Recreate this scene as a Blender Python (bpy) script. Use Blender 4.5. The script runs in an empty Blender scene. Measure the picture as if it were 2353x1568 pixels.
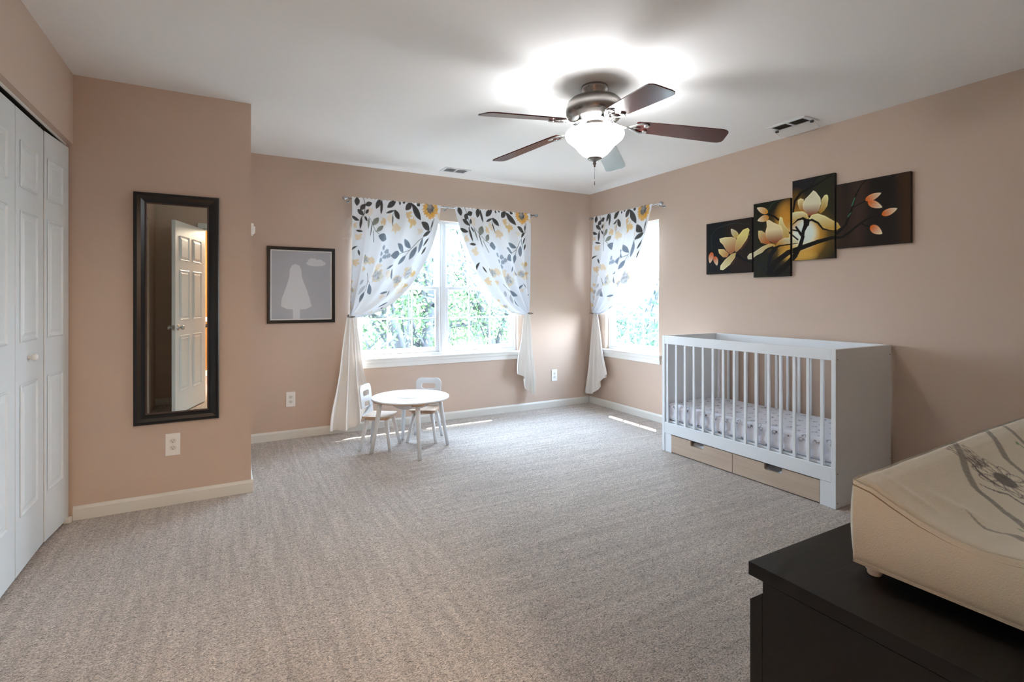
import bpy, bmesh, math, random
import numpy as np
from mathutils import Vector, Matrix, Euler
random.seed(7); RNG = np.random.default_rng(7)
C = bpy.context.scene.collection
PI = math.pi
XR, YB, YS, XL, XE, H = 3.694, 4.803, 3.603, -.755, .111, 2.44   # room planes
YF = .13                                                        # entrance wall, room face

# ------------------------------------------------------------------ colour / materials
def lin(c):
    if isinstance(c, str):
        c = c.lstrip('#'); c = [int(c[i:i+2], 16)/255 for i in (0, 2, 4)]
    return tuple(x/12.92 if x <= .04045 else ((x+.055)/1.055)**2.4 for x in c)
def newmat(name):
    m = bpy.data.materials.new(name); m.use_nodes = True
    nt = m.node_tree; b = nt.nodes['Principled BSDF']; return m, nt, b
def mat(name, col, rough=.6, metal=0., bump=0., bscale=200., spec=.5, sheen=0., coat=0., var=0., vscale=5.):
    m, nt, b = newmat(name); col = lin(col)
    b.inputs['Base Color'].default_value = (*col, 1); b.inputs['Roughness'].default_value = rough
    b.inputs['Metallic'].default_value = metal; b.inputs['Specular IOR Level'].default_value = spec
    if sheen: b.inputs['Sheen Weight'].default_value = sheen
    if coat: b.inputs['Coat Weight'].default_value = coat
    tc = nt.nodes.new('ShaderNodeTexCoord')
    if bump:
        n = nt.nodes.new('ShaderNodeTexNoise'); n.inputs['Scale'].default_value = bscale; n.inputs['Detail'].default_value = 3
        bp = nt.nodes.new('ShaderNodeBump'); bp.inputs['Strength'].default_value = bump; bp.inputs['Distance'].default_value = .002
        nt.links.new(tc.outputs['Object'], n.inputs['Vector']); nt.links.new(n.outputs['Fac'], bp.inputs['Height'])
        nt.links.new(bp.outputs['Normal'], b.inputs['Normal'])
    if var:
        n = nt.nodes.new('ShaderNodeTexNoise'); n.inputs['Scale'].default_value = vscale; n.inputs['Detail'].default_value = 4
        r = nt.nodes.new('ShaderNodeMapRange'); r.inputs['To Min'].default_value = 1-var; r.inputs['To Max'].default_value = 1+var
        mx = nt.nodes.new('ShaderNodeVectorMath'); mx.operation = 'SCALE'; mx.inputs[0].default_value = col
        nt.links.new(tc.outputs['Object'], n.inputs['Vector']); nt.links.new(n.outputs['Fac'], r.inputs['Value'])
        nt.links.new(r.outputs['Result'], mx.inputs['Scale']); nt.links.new(mx.outputs['Vector'], b.inputs['Base Color'])
    return m
def woodmat(name, c1, c2, axis='Y', scale=1., rough=.5, bump=.15, spec=.5):
    m, nt, b = newmat(name)
    tc = nt.nodes.new('ShaderNodeTexCoord'); mp = nt.nodes.new('ShaderNodeMapping')
    s = [40*scale]*3; s['XYZ'.index(axis)] = 2.2*scale; mp.inputs['Scale'].default_value = s
    n = nt.nodes.new('ShaderNodeTexNoise'); n.inputs['Scale'].default_value = 1.; n.inputs['Detail'].default_value = 6; n.inputs['Distortion'].default_value = .6
    cr = nt.nodes.new('ShaderNodeValToRGB'); cr.color_ramp.elements[0].position = .3; cr.color_ramp.elements[1].position = .7
    cr.color_ramp.elements[0].color = (*lin(c1), 1); cr.color_ramp.elements[1].color = (*lin(c2), 1)
    bp = nt.nodes.new('ShaderNodeBump'); bp.inputs['Strength'].default_value = bump; bp.inputs['Distance'].default_value = .001
    L = nt.links.new
    L(tc.outputs['Object'], mp.inputs['Vector']); L(mp.outputs['Vector'], n.inputs['Vector']); L(n.outputs['Fac'], cr.inputs['Fac'])
    L(cr.outputs['Color'], b.inputs['Base Color']); L(n.outputs['Fac'], bp.inputs['Height']); L(bp.outputs['Normal'], b.inputs['Normal'])
    b.inputs['Roughness'].default_value = rough; b.inputs['Specular IOR Level'].default_value = spec
    return m
def vcolmat(name, rough=.7, translucent=0., spec=.3, bump=0., bscale=600, sheen=0., transp=0.):
    m, nt, b = newmat(name); L = nt.links.new
    a = nt.nodes.new('ShaderNodeAttribute'); a.attribute_name = 'Col'
    L(a.outputs['Color'], b.inputs['Base Color']); b.inputs['Roughness'].default_value = rough
    b.inputs['Specular IOR Level'].default_value = spec
    if sheen: b.inputs['Sheen Weight'].default_value = sheen
    if bump:
        tc = nt.nodes.new('ShaderNodeTexCoord'); n = nt.nodes.new('ShaderNodeTexNoise'); n.inputs['Scale'].default_value = bscale
        bp = nt.nodes.new('ShaderNodeBump'); bp.inputs['Strength'].default_value = bump; bp.inputs['Distance'].default_value = .002
        L(tc.outputs['Object'], n.inputs['Vector']); L(n.outputs['Fac'], bp.inputs['Height']); L(bp.outputs['Normal'], b.inputs['Normal'])
    out = nt.nodes['Material Output']; last = b.outputs[0]
    if translucent:
        t = nt.nodes.new('ShaderNodeBsdfTranslucent'); L(a.outputs['Color'], t.inputs['Color'])
        mx = nt.nodes.new('ShaderNodeMixShader'); mx.inputs[0].default_value = translucent
        L(last, mx.inputs[1]); L(t.outputs[0], mx.inputs[2]); last = mx.outputs[0]
    if transp:
        t = nt.nodes.new('ShaderNodeBsdfTransparent'); mx = nt.nodes.new('ShaderNodeMixShader'); mx.inputs[0].default_value = transp
        L(last, mx.inputs[1]); L(t.outputs[0], mx.inputs[2]); last = mx.outputs[0]
    L(last, out.inputs[0]); return m
def glassmat(name, tint=(1, 1, 1), refl=1.0, haze=0.):
    m, nt, b = newmat(name); L = nt.links.new; nt.nodes.remove(b)
    t = nt.nodes.new('ShaderNodeBsdfTransparent'); t.inputs[0].default_value = (*tint, 1)
    g = nt.nodes.new('ShaderNodeBsdfGlossy'); g.inputs['Roughness'].default_value = .02
    ge = nt.nodes.new('ShaderNodeNewGeometry'); dp = nt.nodes.new('ShaderNodeVectorMath'); dp.operation = 'DOT_PRODUCT'
    L(ge.outputs['Incoming'], dp.inputs[0]); L(ge.outputs['Normal'], dp.inputs[1])
    def mth(op, x, y=None):
        q = nt.nodes.new('ShaderNodeMath'); q.operation = op; q.use_clamp = op == 'SUBTRACT'
        for i_, v_ in enumerate((x, y)):
            if v_ is None: continue
            if isinstance(v_, (int, float)): q.inputs[i_].default_value = v_
            else: L(v_, q.inputs[i_])
        return q.outputs[0]
    fres = mth('MULTIPLY_ADD', mth('POWER', mth('SUBTRACT', 1., mth('ABSOLUTE', dp.outputs['Value'])), 5.), .96)
    fres.node.inputs[2].default_value = .04
    mx = nt.nodes.new('ShaderNodeMixShader'); L(fres, mx.inputs[0]); L(t.outputs[0], mx.inputs[1]); L(g.outputs[0], mx.inputs[2])
    last = mx.outputs[0]
    if haze:
        d = nt.nodes.new('ShaderNodeBsdfDiffuse'); d.inputs[0].default_value = (.8, .8, .8, 1)
        m2 = nt.nodes.new('ShaderNodeMixShader'); m2.inputs[0].default_value = haze; L(last, m2.inputs[1]); L(d.outputs[0], m2.inputs[2]); last = m2.outputs[0]
    L(last, nt.nodes['Material Output'].inputs[0]); return m

WALLC = '#cab5a5'
M = dict(
    wall=mat('wall_paint', WALLC, .75, bump=.12, bscale=180, spec=.25),
    ceil=mat('ceiling_paint', '#f1f0ee', .85, bump=.08, bscale=140, spec=.2),
    trim=mat('white_trim', '#e9e7e2', .4, spec=.45),
    baseb=mat('baseboard_paint', '#dbd9d2', .45, spec=.4),
    door=mat('white_door_paint', '#dde2e3', .42, spec=.4, bump=.05, bscale=300),
    vinyl=mat('white_vinyl', '#e4e7ea', .35, spec=.5),
    crib=mat('white_lacquer', '#e6ebef', .35, spec=.45),
    plastic=mat('white_plastic', '#eceae6', .35),
    dark=mat('dark_slot', '#1a1a1a', .6),
    black=mat('black_frame', '#0c0c0d', .32, spec=.5, bump=.06, bscale=90),
    bead=mat('brown_bead', '#43302a', .5),
    mirror=mat('mirror_silver', '#e9ece6', .0, metal=1.),
    nickel=mat('brushed_nickel', '#8f8a86', .27, metal=1., bump=.04, bscale=60),
    chrome=mat('chrome', '#b9bcc0', .12, metal=1.),
    satin=mat('satin_nickel', '#c9c8c4', .3, metal=1.),
    blade=woodmat('mahogany_blade', '#3a1512', '#54201a', 'X', 1., .2, .05, .7),
    birch=woodmat('birch_veneer', '#b9a491', '#c8b6a3', 'Y', .8, .5, .06),
    seatw=woodmat('beech_seat', '#b09278', '#c0a48a', 'X', 1., .45, .05),
    espresso=woodmat('espresso_wood', '#040507', '#090b0e', 'X', 1.6, .36, .3, .3),
    bark=mat('bark', '#5a5c63', .9, bump=.8, bscale=30, spec=.1, var=.3, vscale=12),
    lawn=mat('grass', '#474d45', .95, spec=.1, var=.4, vscale=1.),
    siding=mat('siding', '#c9c6bd', .7),
    hall=mat('hall_paint', '#b07a3c', .8, spec=.2),
    hallwood=mat('handrail_wood', '#20120c', .4),
    plush_edge=mat('seam_thread', '#8d8068', .9),
    linen=mat('white_bedding', '#dfe3ea', .9, sheen=.2, bump=.3, bscale=30),
    glass=glassmat('window_glass'),
    clearp=glassmat('clear_plastic', haze=.12),
    nett=vcolmat('mesh_net', .8, .3, transp=.45),
    canvas=vcolmat('painted_canvas', .6, spec=.12, bump=.1, bscale=500),
    poster=vcolmat('poster_paper', .6, spec=.3),
    curtain=vcolmat('curtain_cotton', .85, .045, spec=.1, bump=.15, bscale=700, sheen=.1),
    plush=vcolmat('plush_cover', .95, spec=.1, bump=.5, bscale=420, sheen=.5),
    sheet=vcolmat('printed_sheet', .9, spec=.1, bump=.1, bscale=120),
)
def leafmat(name, c1, c2):
    m, nt, b = newmat(name); L = nt.links.new
    g = nt.nodes.new('ShaderNodeNewGeometry'); cr = nt.nodes.new('ShaderNodeValToRGB')
    cr.color_ramp.elements[0].color = (*lin(c1), 1); cr.color_ramp.elements[1].color = (*lin(c2), 1)
    L(g.outputs['Random Per Island'], cr.inputs['Fac'])
    L(cr.outputs['Color'], b.inputs['Base Color']); b.inputs['Roughness'].default_value = .55
    t = nt.nodes.new('ShaderNodeBsdfTranslucent'); L(cr.outputs['Color'], t.inputs[0])
    mx = nt.nodes.new('ShaderNodeMixShader'); mx.inputs[0].default_value = .45
    L(b.outputs[0], mx.inputs[1]); L(t.outputs[0], mx.inputs[2]); L(mx.outputs[0], nt.nodes['Material Output'].inputs[0]); return m
M['leaf'] = leafmat('green_leaf', '#44604a', '#88a271'); M['leaf2'] = leafmat('far_leaf', '#405a4b', '#6f8c78')

def carpetmat():
    m, nt, b = newmat('carpet_pile'); L = nt.links.new; N = nt.nodes.new
    tc = N('ShaderNodeTexCoord')
    def noise(scale, detail, sc=(1, 1, 1), rot=0, dist=0, rough=.5):
        mp = N('ShaderNodeMapping'); mp.inputs['Scale'].default_value = sc; mp.inputs['Rotation'].default_value = (0, 0, rot)
        n = N('ShaderNodeTexNoise'); n.inputs['Scale'].default_value = scale; n.inputs['Detail'].default_value = detail
        n.inputs['Distortion'].default_value = dist; n.inputs['Roughness'].default_value = rough
        L(tc.outputs['Object'], mp.inputs['Vector']); L(mp.outputs['Vector'], n.inputs['Vector']); return n.outputs['Fac']
    def rng(v, a, b_, lo, hi):
        r = N('ShaderNodeMapRange'); r.inputs['From Min'].default_value = a; r.inputs['From Max'].default_value = b_
        r.inputs['To Min'].default_value = lo; r.inputs['To Max'].default_value = hi; L(v, r.inputs['Value']); return r.outputs['Result']
    def mul(a, c):
        x = N('ShaderNodeMath'); x.operation = 'MULTIPLY'; L(a, x.inputs[0])
        if isinstance(c, (int, float)): x.inputs[1].default_value = c
        else: L(c, x.inputs[1])
        return x.outputs[0]
    def mix(f, a, c):
        x = N('ShaderNodeMix'); L(f, x.inputs[0]); L(a, x.inputs[2]); L(c, x.inputs[3]); return x.outputs[0]
    tuft = noise(170, 2, (1, 1, 1), 0, .8)              # yarn tips
    worm = noise(62, 2.5, (1, 2.5, 1), -.25, 2.2)
    clump = noise(38, 3)
    sx = noise(26, 3, (.05, 1, 1), -.10, .6)             # vacuum tracks along X
    sy = noise(34, 3, (1, .06, 1), .03, .4)              # vacuum tracks along Y
    sep = N('ShaderNodeSeparateXYZ'); L(tc.outputs['Object'], sep.inputs[0])
    big = noise(1.3, 1)
    zx = N('ShaderNodeMath'); zx.operation = 'ADD'; L(sep.outputs[0], zx.inputs[0]); L(rng(big, 0, 1, -.5, .5), zx.inputs[1])
    zone = rng(zx.outputs[0], .95, 1.15, 0, 1)
    streak = mix(zone, sy, sx)
    v = mul(rng(tuft, .36, .62, .72, 1.2), rng(worm, .36, .54, .40, 1.15))
    v = mul(v, rng(clump, .3, .7, .93, 1.07)); v = mul(v, rng(streak, .36, .62, .89, 1.07))
    patch = noise(1.1, 2, (1, .6, 1), .4); v = mul(v, rng(patch, .35, .65, .96, 1.05))
    vm = N('ShaderNodeVectorMath'); vm.operation = 'SCALE'; vm.inputs[0].default_value = lin('#cec2b8'); L(v, vm.inputs['Scale'])
    L(vm.outputs['Vector'], b.inputs['Base Color']); b.inputs['Roughness'].default_value = .95; b.inputs['Specular IOR Level'].default_value = .1
    b.inputs['Sheen Weight'].default_value = .25
    hsum = N('ShaderNodeMath'); hsum.operation = 'ADD'; L(mul(tuft, .5), hsum.inputs[0]); L(worm, hsum.inputs[1])
    h2 = N('ShaderNodeMath'); h2.operation = 'ADD'; L(hsum.outputs[0], h2.inputs[0]); L(mul(streak, .8), h2.inputs[1])
    bp = N('ShaderNodeBump'); bp.inputs['Strength'].default_value = .8; bp.inputs['Distance'].default_value = .010
    L(h2.outputs[0], bp.inputs['Height']); L(bp.outputs['Normal'], b.inputs['Normal'])
    return m
M['carpet'] = carpetmat()

# ------------------------------------------------------------------ object helpers
def tag(o, label=None, cat=None, group=None, kind=None):
    if label: o['label'] = label
    if cat: o['category'] = cat
    if group: o['group'] = group
    if kind: o['kind'] = kind
    return o
def empty(name, loc=(0, 0, 0), rz=0, label=None, cat=None, group=None, kind=None):
    o = bpy.data.objects.new(name, None); C.objects.link(o); o.location = loc; o.rotation_euler = (0, 0, rz)
    o.empty_display_size = .05
    return tag(o, label, cat, group, kind)
def obj(name, bm, m, parent=None, smooth=False, label=None):
    me = bpy.data.meshes.new(name)
    if smooth:
        for f in bm.faces: f.smooth = True
    bmesh.ops.recalc_face_normals(bm, faces=bm.faces[:])
    bm.to_mesh(me); bm.free()
    for k in (m if isinstance(m, (list, tuple)) else [m]): me.materials.append(k)
    o = bpy.data.objects.new(name, me); C.objects.link(o)
    if parent: o.parent = parent
    if label: o['label'] = label
    if smooth == 'auto':
        mod = o.modifiers.new('wn', 'EDGE_SPLIT'); mod.split_angle = math.radians(35)
    return o
def struct(name, bm, m, parent=None, smooth=False):
    o = obj(name, bm, m, parent, smooth)
    if parent is None: o['kind'] = 'structure'
    return o
def B(): return bmesh.new()
def box(bm, lo, hi, bev=0., mtx=None, mi=0):
    c = [(a+b)/2 for a, b in zip(lo, hi)]; s = [abs(b-a) for a, b in zip(lo, hi)]
    t = bmesh.new(); bmesh.ops.create_cube(t, size=1, matrix=Matrix.Translation(c) @ Matrix.Diagonal((*s, 1)))
    if bev: bmesh.ops.bevel(t, geom=t.edges[:], offset=min(bev, min(s)*.49), segments=2, profile=.5, affect='EDGES')
    return merge(bm, t, mtx, mi)
def merge(bm, t, mtx=None, mi=0):
    if mtx is not None: bmesh.ops.transform(t, matrix=mtx, verts=t.verts[:])
    vm = {}
    for v in t.verts: vm[v] = bm.verts.new(v.co)
    for f in t.faces:
        try:
            nf = bm.faces.new([vm[v] for v in f.verts]); nf.material_index = mi; nf.smooth = f.smooth
        except ValueError: pass
    t.free(); return bm
def tube(bm, pts, r, n=10, cap=True, mi=0, flat=1.):
    pts = [Vector(p) for p in pts]; rr = r if isinstance(r, (list, tuple)) else [r]*len(pts)
    rings = []; up = None
    for i, p in enumerate(pts):
        d = (pts[min(i+1, len(pts)-1)]-pts[max(i-1, 0)]).normalized()
        if up is None:
            up = Vector((0, 0, 1)) if abs(d.z) < .9 else Vector((1, 0, 0))
        a = d.cross(up).normalized(); b = a.cross(d).normalized(); up = b
        rings.append([bm.verts.new(p+(a*math.cos(2*PI*k/n)+b*math.sin(2*PI*k/n)*flat)*rr[i]) for k in range(n)])
    for i in range(len(rings)-1):
        for k in range(n):
            f = bm.faces.new((rings[i][k], rings[i][(k+1) % n], rings[i+1][(k+1) % n], rings[i+1][k])); f.smooth = True; f.material_index = mi
    if cap:
        for rg in (rings[0], rings[-1]):
            f = bm.faces.new(rg); f.material_index = mi
    return bm
def lathe(bm, prof, n=48, mtx=None, mi=0):
    t = bmesh.new(); rings = []
    for r, z in prof:
        rings.append([t.verts.new((0, 0, z))] if r < 1e-6 else [t.verts.new((r*math.cos(2*PI*k/n), r*math.sin(2*PI*k/n), z)) for k in range(n)])
    for a, b in zip(rings, rings[1:]):
        for k in range(n):
            if len(a) == 1 and len(b) == 1: continue
            if len(a) == 1: f = t.faces.new((a[0], b[(k+1) % n], b[k]))
            elif len(b) == 1: f = t.faces.new((a[k], a[(k+1) % n], b[0]))
            else: f = t.faces.new((a[k], a[(k+1) % n], b[(k+1) % n], b[k]))
            f.smooth = True
    return merge(bm, t, mtx, mi)
def prism(bm, poly, z0, z1, mtx=None, bev=0., mi=0):
    """extrude polygon (x,y) from z0 to z1"""
    t = bmesh.new(); lo = [t.verts.new((x, y, z0)) for x, y in poly]; hi = [t.verts.new((x, y, z1)) for x, y in poly]
    n = len(poly); t.faces.new(lo[::-1]); t.faces.new(hi)
    for k in range(n): t.faces.new((lo[k], lo[(k+1) % n], hi[(k+1) % n], hi[k]))
    if bev:
        es = [e for e in t.edges if abs(e.verts[0].co.z-e.verts[1].co.z) < 1e-9]
        bmesh.ops.bevel(t, geom=es, offset=bev, segments=2, profile=.5, affect='EDGES')
    return merge(bm, t, mtx, mi)
def holed_prism(bm, outer, holes, z0, z1, mtx=None, mi=0):
    """plate with through holes: triangulated fill, extruded"""
    t = bmesh.new()
    def ring(p):
        vs = [t.verts.new((x, y, z0)) for x, y in p]; return [t.edges.new((vs[i], vs[(i+1) % len(vs)])) for i in range(len(vs))]
    es = ring(outer)
    for h in holes: es += ring(h)
    bmesh.ops.triangle_fill(t, use_beauty=True, use_dissolve=False, edges=es)
    r = bmesh.ops.extrude_face_region(t, geom=t.faces[:])
    bmesh.ops.translate(t, vec=(0, 0, z1-z0), verts=[v for v in r['geom'] if isinstance(v, bmesh.types.BMVert)])
    return merge(bm, t, mtx, mi)
def rrect(x0, y0, x1, y1, r, n=6):
    out = []
    for cx, cy, a in ((x1-r, y1-r, 0), (x0+r, y1-r, 90), (x0+r, y0+r, 180), (x1-r, y0+r, 270)):
        for k in range(n+1):
            t = math.radians(a+90*k/n); out.append((cx+r*math.cos(t), cy+r*math.sin(t)))
    return out
def copy_tree(o, parent=None):
    c = o.copy(); C.objects.link(c); c.parent = parent
    for ch in list(o.children): copy_tree(ch, c)
    return c
def gridmesh(name, V, m, parent=None, col=None, closed=False):
    """V: (nu,nv,3) array -> smooth grid object, col: (nu,nv,3) linear"""
    nu, nv = V.shape[:2]; me = bpy.data.meshes.new(name)
    idx = np.arange(nu*nv).reshape(nu, nv)
    F = np.stack([idx[:-1, :-1], idx[1:, :-1], idx[1:, 1:], idx[:-1, 1:]], -1).reshape(-1, 4)
    me.from_pydata(V.reshape(-1, 3).tolist(), [], F.tolist()); me.update()
    me.polygons.foreach_set('use_smooth', [True]*len(me.polygons)); me.materials.append(m)
    if col is not None: setcol(me, col.reshape(-1, 3))
    o = bpy.data.objects.new(name, me); C.objects.link(o)
    if parent: o.parent = parent
    return o
def setcol(me, col):
    a = me.color_attributes.new('Col', 'FLOAT_COLOR', 'POINT')
    d = np.ones((len(me.vertices), 4), np.float32); d[:, :3] = col
    a.data.foreach_set('color', d.ravel())

# ------------------------------------------------------------------ painting flat art into arrays
class Art:
    """small painter: coordinates in art units, y down; colours linear"""
    def __init__(s, x0, y0, x1, y1, w, h, bg):
        s.x0, s.y0, s.x1, s.y1, s.w, s.h = x0, y0, x1, y1, w, h
        s.a = np.ones((h, w, 3))*np.array(lin(bg)); s.conv = None
        s.gx = x0+(np.arange(w)+.5)*(x1-x0)/w; s.gy = y0+(np.arange(h)+.5)*(y1-y0)/h
    def _c(s, p):
        return [s.conv(*q) for q in p] if s.conv else p
    def poly(s, pts, col, col2=None, ax=None, alpha=1., soft=None, shade=None):
        pts = np.array(s._c(pts), float); px = (s.x1-s.x0)/s.w; py = (s.y1-s.y0)/s.h
        soft = soft or 1.2*max(px, py)
        i0 = max(0, int((pts[:, 0].min()-soft-s.x0)/px)-1); i1 = min(s.w, int((pts[:, 0].max()+soft-s.x0)/px)+2)
        j0 = max(0, int((pts[:, 1].min()-soft-s.y0)/py)-1); j1 = min(s.h, int((pts[:, 1].max()+soft-s.y0)/py)+2)
        if i1 <= i0 or j1 <= j0: return
        X, Y = np.meshgrid(s.gx[i0:i1], s.gy[j0:j1]); ins = np.zeros(X.shape, bool); d = np.full(X.shape, 1e9)
        n = len(pts)
        for k in range(n):
            ax_, ay = pts[k]; bx, by = pts[(k+1) % n]; ex, ey = bx-ax_, by-ay
            c = (ay > Y) != (by > Y)
            with np.errstate(divide='ignore', invalid='ignore'): xi = ax_+(Y-ay)*ex/(ey if ey else 1e-12)
            ins ^= c & (X < xi)
            t = np.clip(((X-ax_)*ex+(Y-ay)*ey)/(ex*ex+ey*ey+1e-12), 0, 1)
            d = np.minimum(d, np.hypot(X-ax_-t*ex, Y-ay-t*ey))
        sd = np.where(ins, d, -d); al = np.clip(.5+sd/soft, 0, 1)*alpha
        c1 = np.array(lin(col)) if not isinstance(col, np.ndarray) else col
        cc = np.ones((*X.shape, 3))*c1
        if col2 is not None:
            (ax0, ay0), (ax1, ay1) = s._c(ax) ; ex, ey = ax1-ax0, ay1-ay0
            t = np.clip(((X-ax0)*ex+(Y-ay0)*ey)/(ex*ex+ey*ey), 0, 1)[..., None]**1.35; cc = cc*(1-t)+np.array(lin(col2))*t
        if shade: # brighter rim, deeper centre
            w = np.clip(sd/shade[0], 0, 1)[..., None]; cc = cc*(1-w*shade[1])
        s.a[j0:j1, i0:i1] = s.a[j0:j1, i0:i1]*(1-al[..., None])+cc*al[..., None]
    def leaf(s, b, t, w, col, col2=None, k=.5, **kw):
        b = np.array(b, float); t = np.array(t, float); d = t-b; n = np.array([-d[1], d[0]]); L = np.hypot(*d) or 1; n /= L
        P = []
        for q in np.linspace(0, 1, 14): P.append(b+d*q+n*w/2*(math.sin(PI*q**(.5 if k == .5 else k))**.8 if 0 < q < 1 else 0))
        for q in np.linspace(1, 0, 14): P.append(b+d*q-n*w/2*(math.sin(PI*q**(.5 if k == .5 else k))**.8 if 0 < q < 1 else 0))
        s.poly([tuple(p) for p in P], col, col2, [tuple(b), tuple(t)] if col2 else None, **kw)
    def line(s, pts, w, col, **kw):
        if not isinstance(w, (list, tuple)): w = [w]*len(pts)
        for (a, b, wa, wb) in zip(pts, pts[1:], w, w[1:]):
            a = np.array(a, float); b = np.array(b, float); d = b-a; L = np.hypot(*d) or 1; n = np.array([-d[1], d[0]])/L; e = d/L*wb*.3
            s.poly([tuple(a+n*wa/2-e), tuple(b+n*wb/2+e), tuple(b-n*wb/2+e), tuple(a-n*wa/2-e)], col, **kw)
    def blob(s, c, r, col, jag=.25, n=22, seed=0, sy=1., **kw):
        g = np.random.default_rng(seed+int(c[0]*7+c[1]*13)); rr = r*(1+jag*(g.random(n)-.5)*2)
        s.poly([(c[0]+rr[k]*math.cos(2*PI*k/n), c[1]+rr[k]*sy*math.sin(2*PI*k/n)) for k in range(n)], col, **kw)
    def ell(s, c, rx, ry, col, rot=0, n=28, **kw):
        s.poly([(c[0]+rx*math.cos(2*PI*k/n)*math.cos(rot)-ry*math.sin(2*PI*k/n)*math.sin(rot),
                 c[1]+rx*math.cos(2*PI*k/n)*math.sin(rot)+ry*math.sin(2*PI*k/n)*math.cos(rot)) for k in range(n)], col, **kw)
    def ring(s, c, rx, ry, w, col, rot=0, n=26, **kw):
        s.line([(c[0]+rx*math.cos(2*PI*k/n)*math.cos(rot)-ry*math.sin(2*PI*k/n)*math.sin(rot),
                 c[1]+rx*math.cos(2*PI*k/n)*math.sin(rot)+ry*math.sin(2*PI*k/n)*math.cos(rot)) for k in range(n+1)], w, col, **kw)
    def sample(s, X, Y):
        u = np.clip((X-s.x0)/(s.x1-s.x0)*s.w-.5, 0, s.w-1.001); v = np.clip((Y-s.y0)/(s.y1-s.y0)*s.h-.5, 0, s.h-1.001)
        i = u.astype(int); j = v.astype(int); fu = (u-i)[..., None]; fv = (v-j)[..., None]; a = s.a
        return a[j, i]*(1-fu)*(1-fv)+a[j, i+1]*fu*(1-fv)+a[j+1, i]*(1-fu)*fv+a[j+1, i+1]*fu*fv

# ================================================================== THE ROOM
XO = -.93      # back of the closet
bm = B(); box(bm, (-1.6, -2.3, -.12), (XR+.16, YB+.16, 0)); struct('floor', bm, M['carpet'])
bm = B(); box(bm, (-1.6, -2.3, H), (XR+.16, YB+.16, H+.15)); struct('ceiling', bm, M['ceil'])
# back wall with the twin window opening
W1 = (1.02, 2.722, .655, 1.997); W2 = (3.700, 4.520, .655, 2.0)
bm = B(); T = .16
box(bm, (XE-.2, YB, 0), (W1[0], YB+T, H)); box(bm, (W1[1], YB, 0), (XR+T, YB+T, H))
box(bm, (W1[0], YB, 0), (W1[1], YB+T, W1[2])); box(bm, (W1[0], YB, W1[3]), (W1[1], YB+T, H)); struct('wall_back', bm, M['wall'])
bm = B()
box(bm, (XR, -.0, 0), (XR+T, W2[0], H)); box(bm, (XR, W2[1], 0), (XR+T, YB, H))
box(bm, (XR, W2[0], 0), (XR+T, W2[1], W2[2])); box(bm, (XR, W2[0], W2[3]), (XR+T, W2[1], H)); struct('wall_right', bm, M['wall'])
bm = B(); box(bm, (XO-.1, YS, 0), (XE, YB+T, H)); struct('wall_alcove', bm, M['wall'])
# closet side: soffit above the bifold doors, dark closet behind
bm = B(); box(bm, (XL-.11, YF, 2.056), (XL, YS, H)); struct('wall_left', bm, M['wall'])
bm = B(); box(bm, (XO-.1, YF-.13, 0), (XO, YS, H)); struct('wall_closet', bm, M['wall'])
DX0, DX1, DZ = -.28, .565, 2.045
bm = B()
box(bm, (XO, YF-.12, 0), (DX0, YF, H)); box(bm, (DX1, YF-.12, 0), (XR, YF, H)); box(bm, (DX0, YF-.12, DZ), (DX1, YF, H))
box(bm, (XL-.11, YF, 0), (XL, .62, 2.056)); struct('wall_front', bm, M['wall'])
# hallway beyond the door (seen in the mirror)
bm = B(); box(bm, (-1.6, -2.3, 0), (XR, -2.2, H)); box(bm, (-1.6, -2.2, 0), (-1.5, YF-.12, H)); box(bm, (1.9, -2.2, 0), (2.0, YF-.12, H))
struct('wall_hall', bm, M['hall'])
bm = B(); box(bm, (-1.5, -2.2, .86), (1.9, -2.175, .93), .005); struct('trim_hall_rail', bm, M['trim'])
bm = B(); box(bm, (-1.5, -2.2, 0), (1.9, -2.185, .09), .004); struct('baseboard_hall', bm, M['baseb'])

# baseboards: square board with an eased top
def board(name, a, b, inward, h=.076, t=.013):
    a = Vector(a); b = Vector(b); d = (b-a).normalized(); n = Vector(inward)
    prof = [(0, 0), (t, 0), (t, h-.016), (t*.55, h-.005), (t*.3, h), (0, h)]
    bm = B(); r1 = [bm.verts.new(a+n*x+Vector((0, 0, z))) for x, z in prof]; r2 = [bm.verts.new(b+n*x+Vector((0, 0, z))) for x, z in prof]
    for k in range(len(prof)): bm.faces.new((r1[k], r1[(k+1) % 6], r2[(k+1) % 6], r2[k]))
    bm.faces.new(r1); bm.faces.new(r2[::-1]); return struct(name, bm, M['baseb'])
board('baseboard_back', (XE+.013, YB, 0), (XR-.013, YB, 0), (0, -1, 0))
board('baseboard_right', (XR, YF, 0), (XR, YB, 0), (-1, 0, 0))
board('baseboard_alcove', (XL+.0, YS, 0), (XE+.013, YS, 0), (0, -1, 0))
board('baseboard_alcove_end', (XE, YS-.0, 0), (XE, YB-.013, 0), (1, 0, 0))
board('baseboard_front', (XL, YF, 0), (DX0-.062, YF, 0), (0, 1, 0))
board('baseboard_front_right', (DX1+.062, YF, 0), (XR-.013, YF, 0), (0, 1, 0))
# door casing and jamb
bm = B()
for x0, x1 in ((DX0-.062, DX0-.004), (DX1+.004, DX1+.062)): box(bm, (x0, YF, 0), (x1, YF+.015, DZ+.062), .004)
box(bm, (DX0-.062, YF, DZ+.004), (DX1+.062, YF+.016, DZ+.064), .004)
struct('trim_door_casing', bm, M['door'])
bm = B(); box(bm, (DX0-.004, YF-.12, 0), (DX0+.012, YF, DZ)); box(bm, (DX1-.0, YF-.12, 0), (DX1+.004, YF, DZ)); box(bm, (DX0, YF-.12, DZ-.012), (DX1, YF, DZ+.004))
struct('trim_door_jamb', bm, M['door'])

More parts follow.
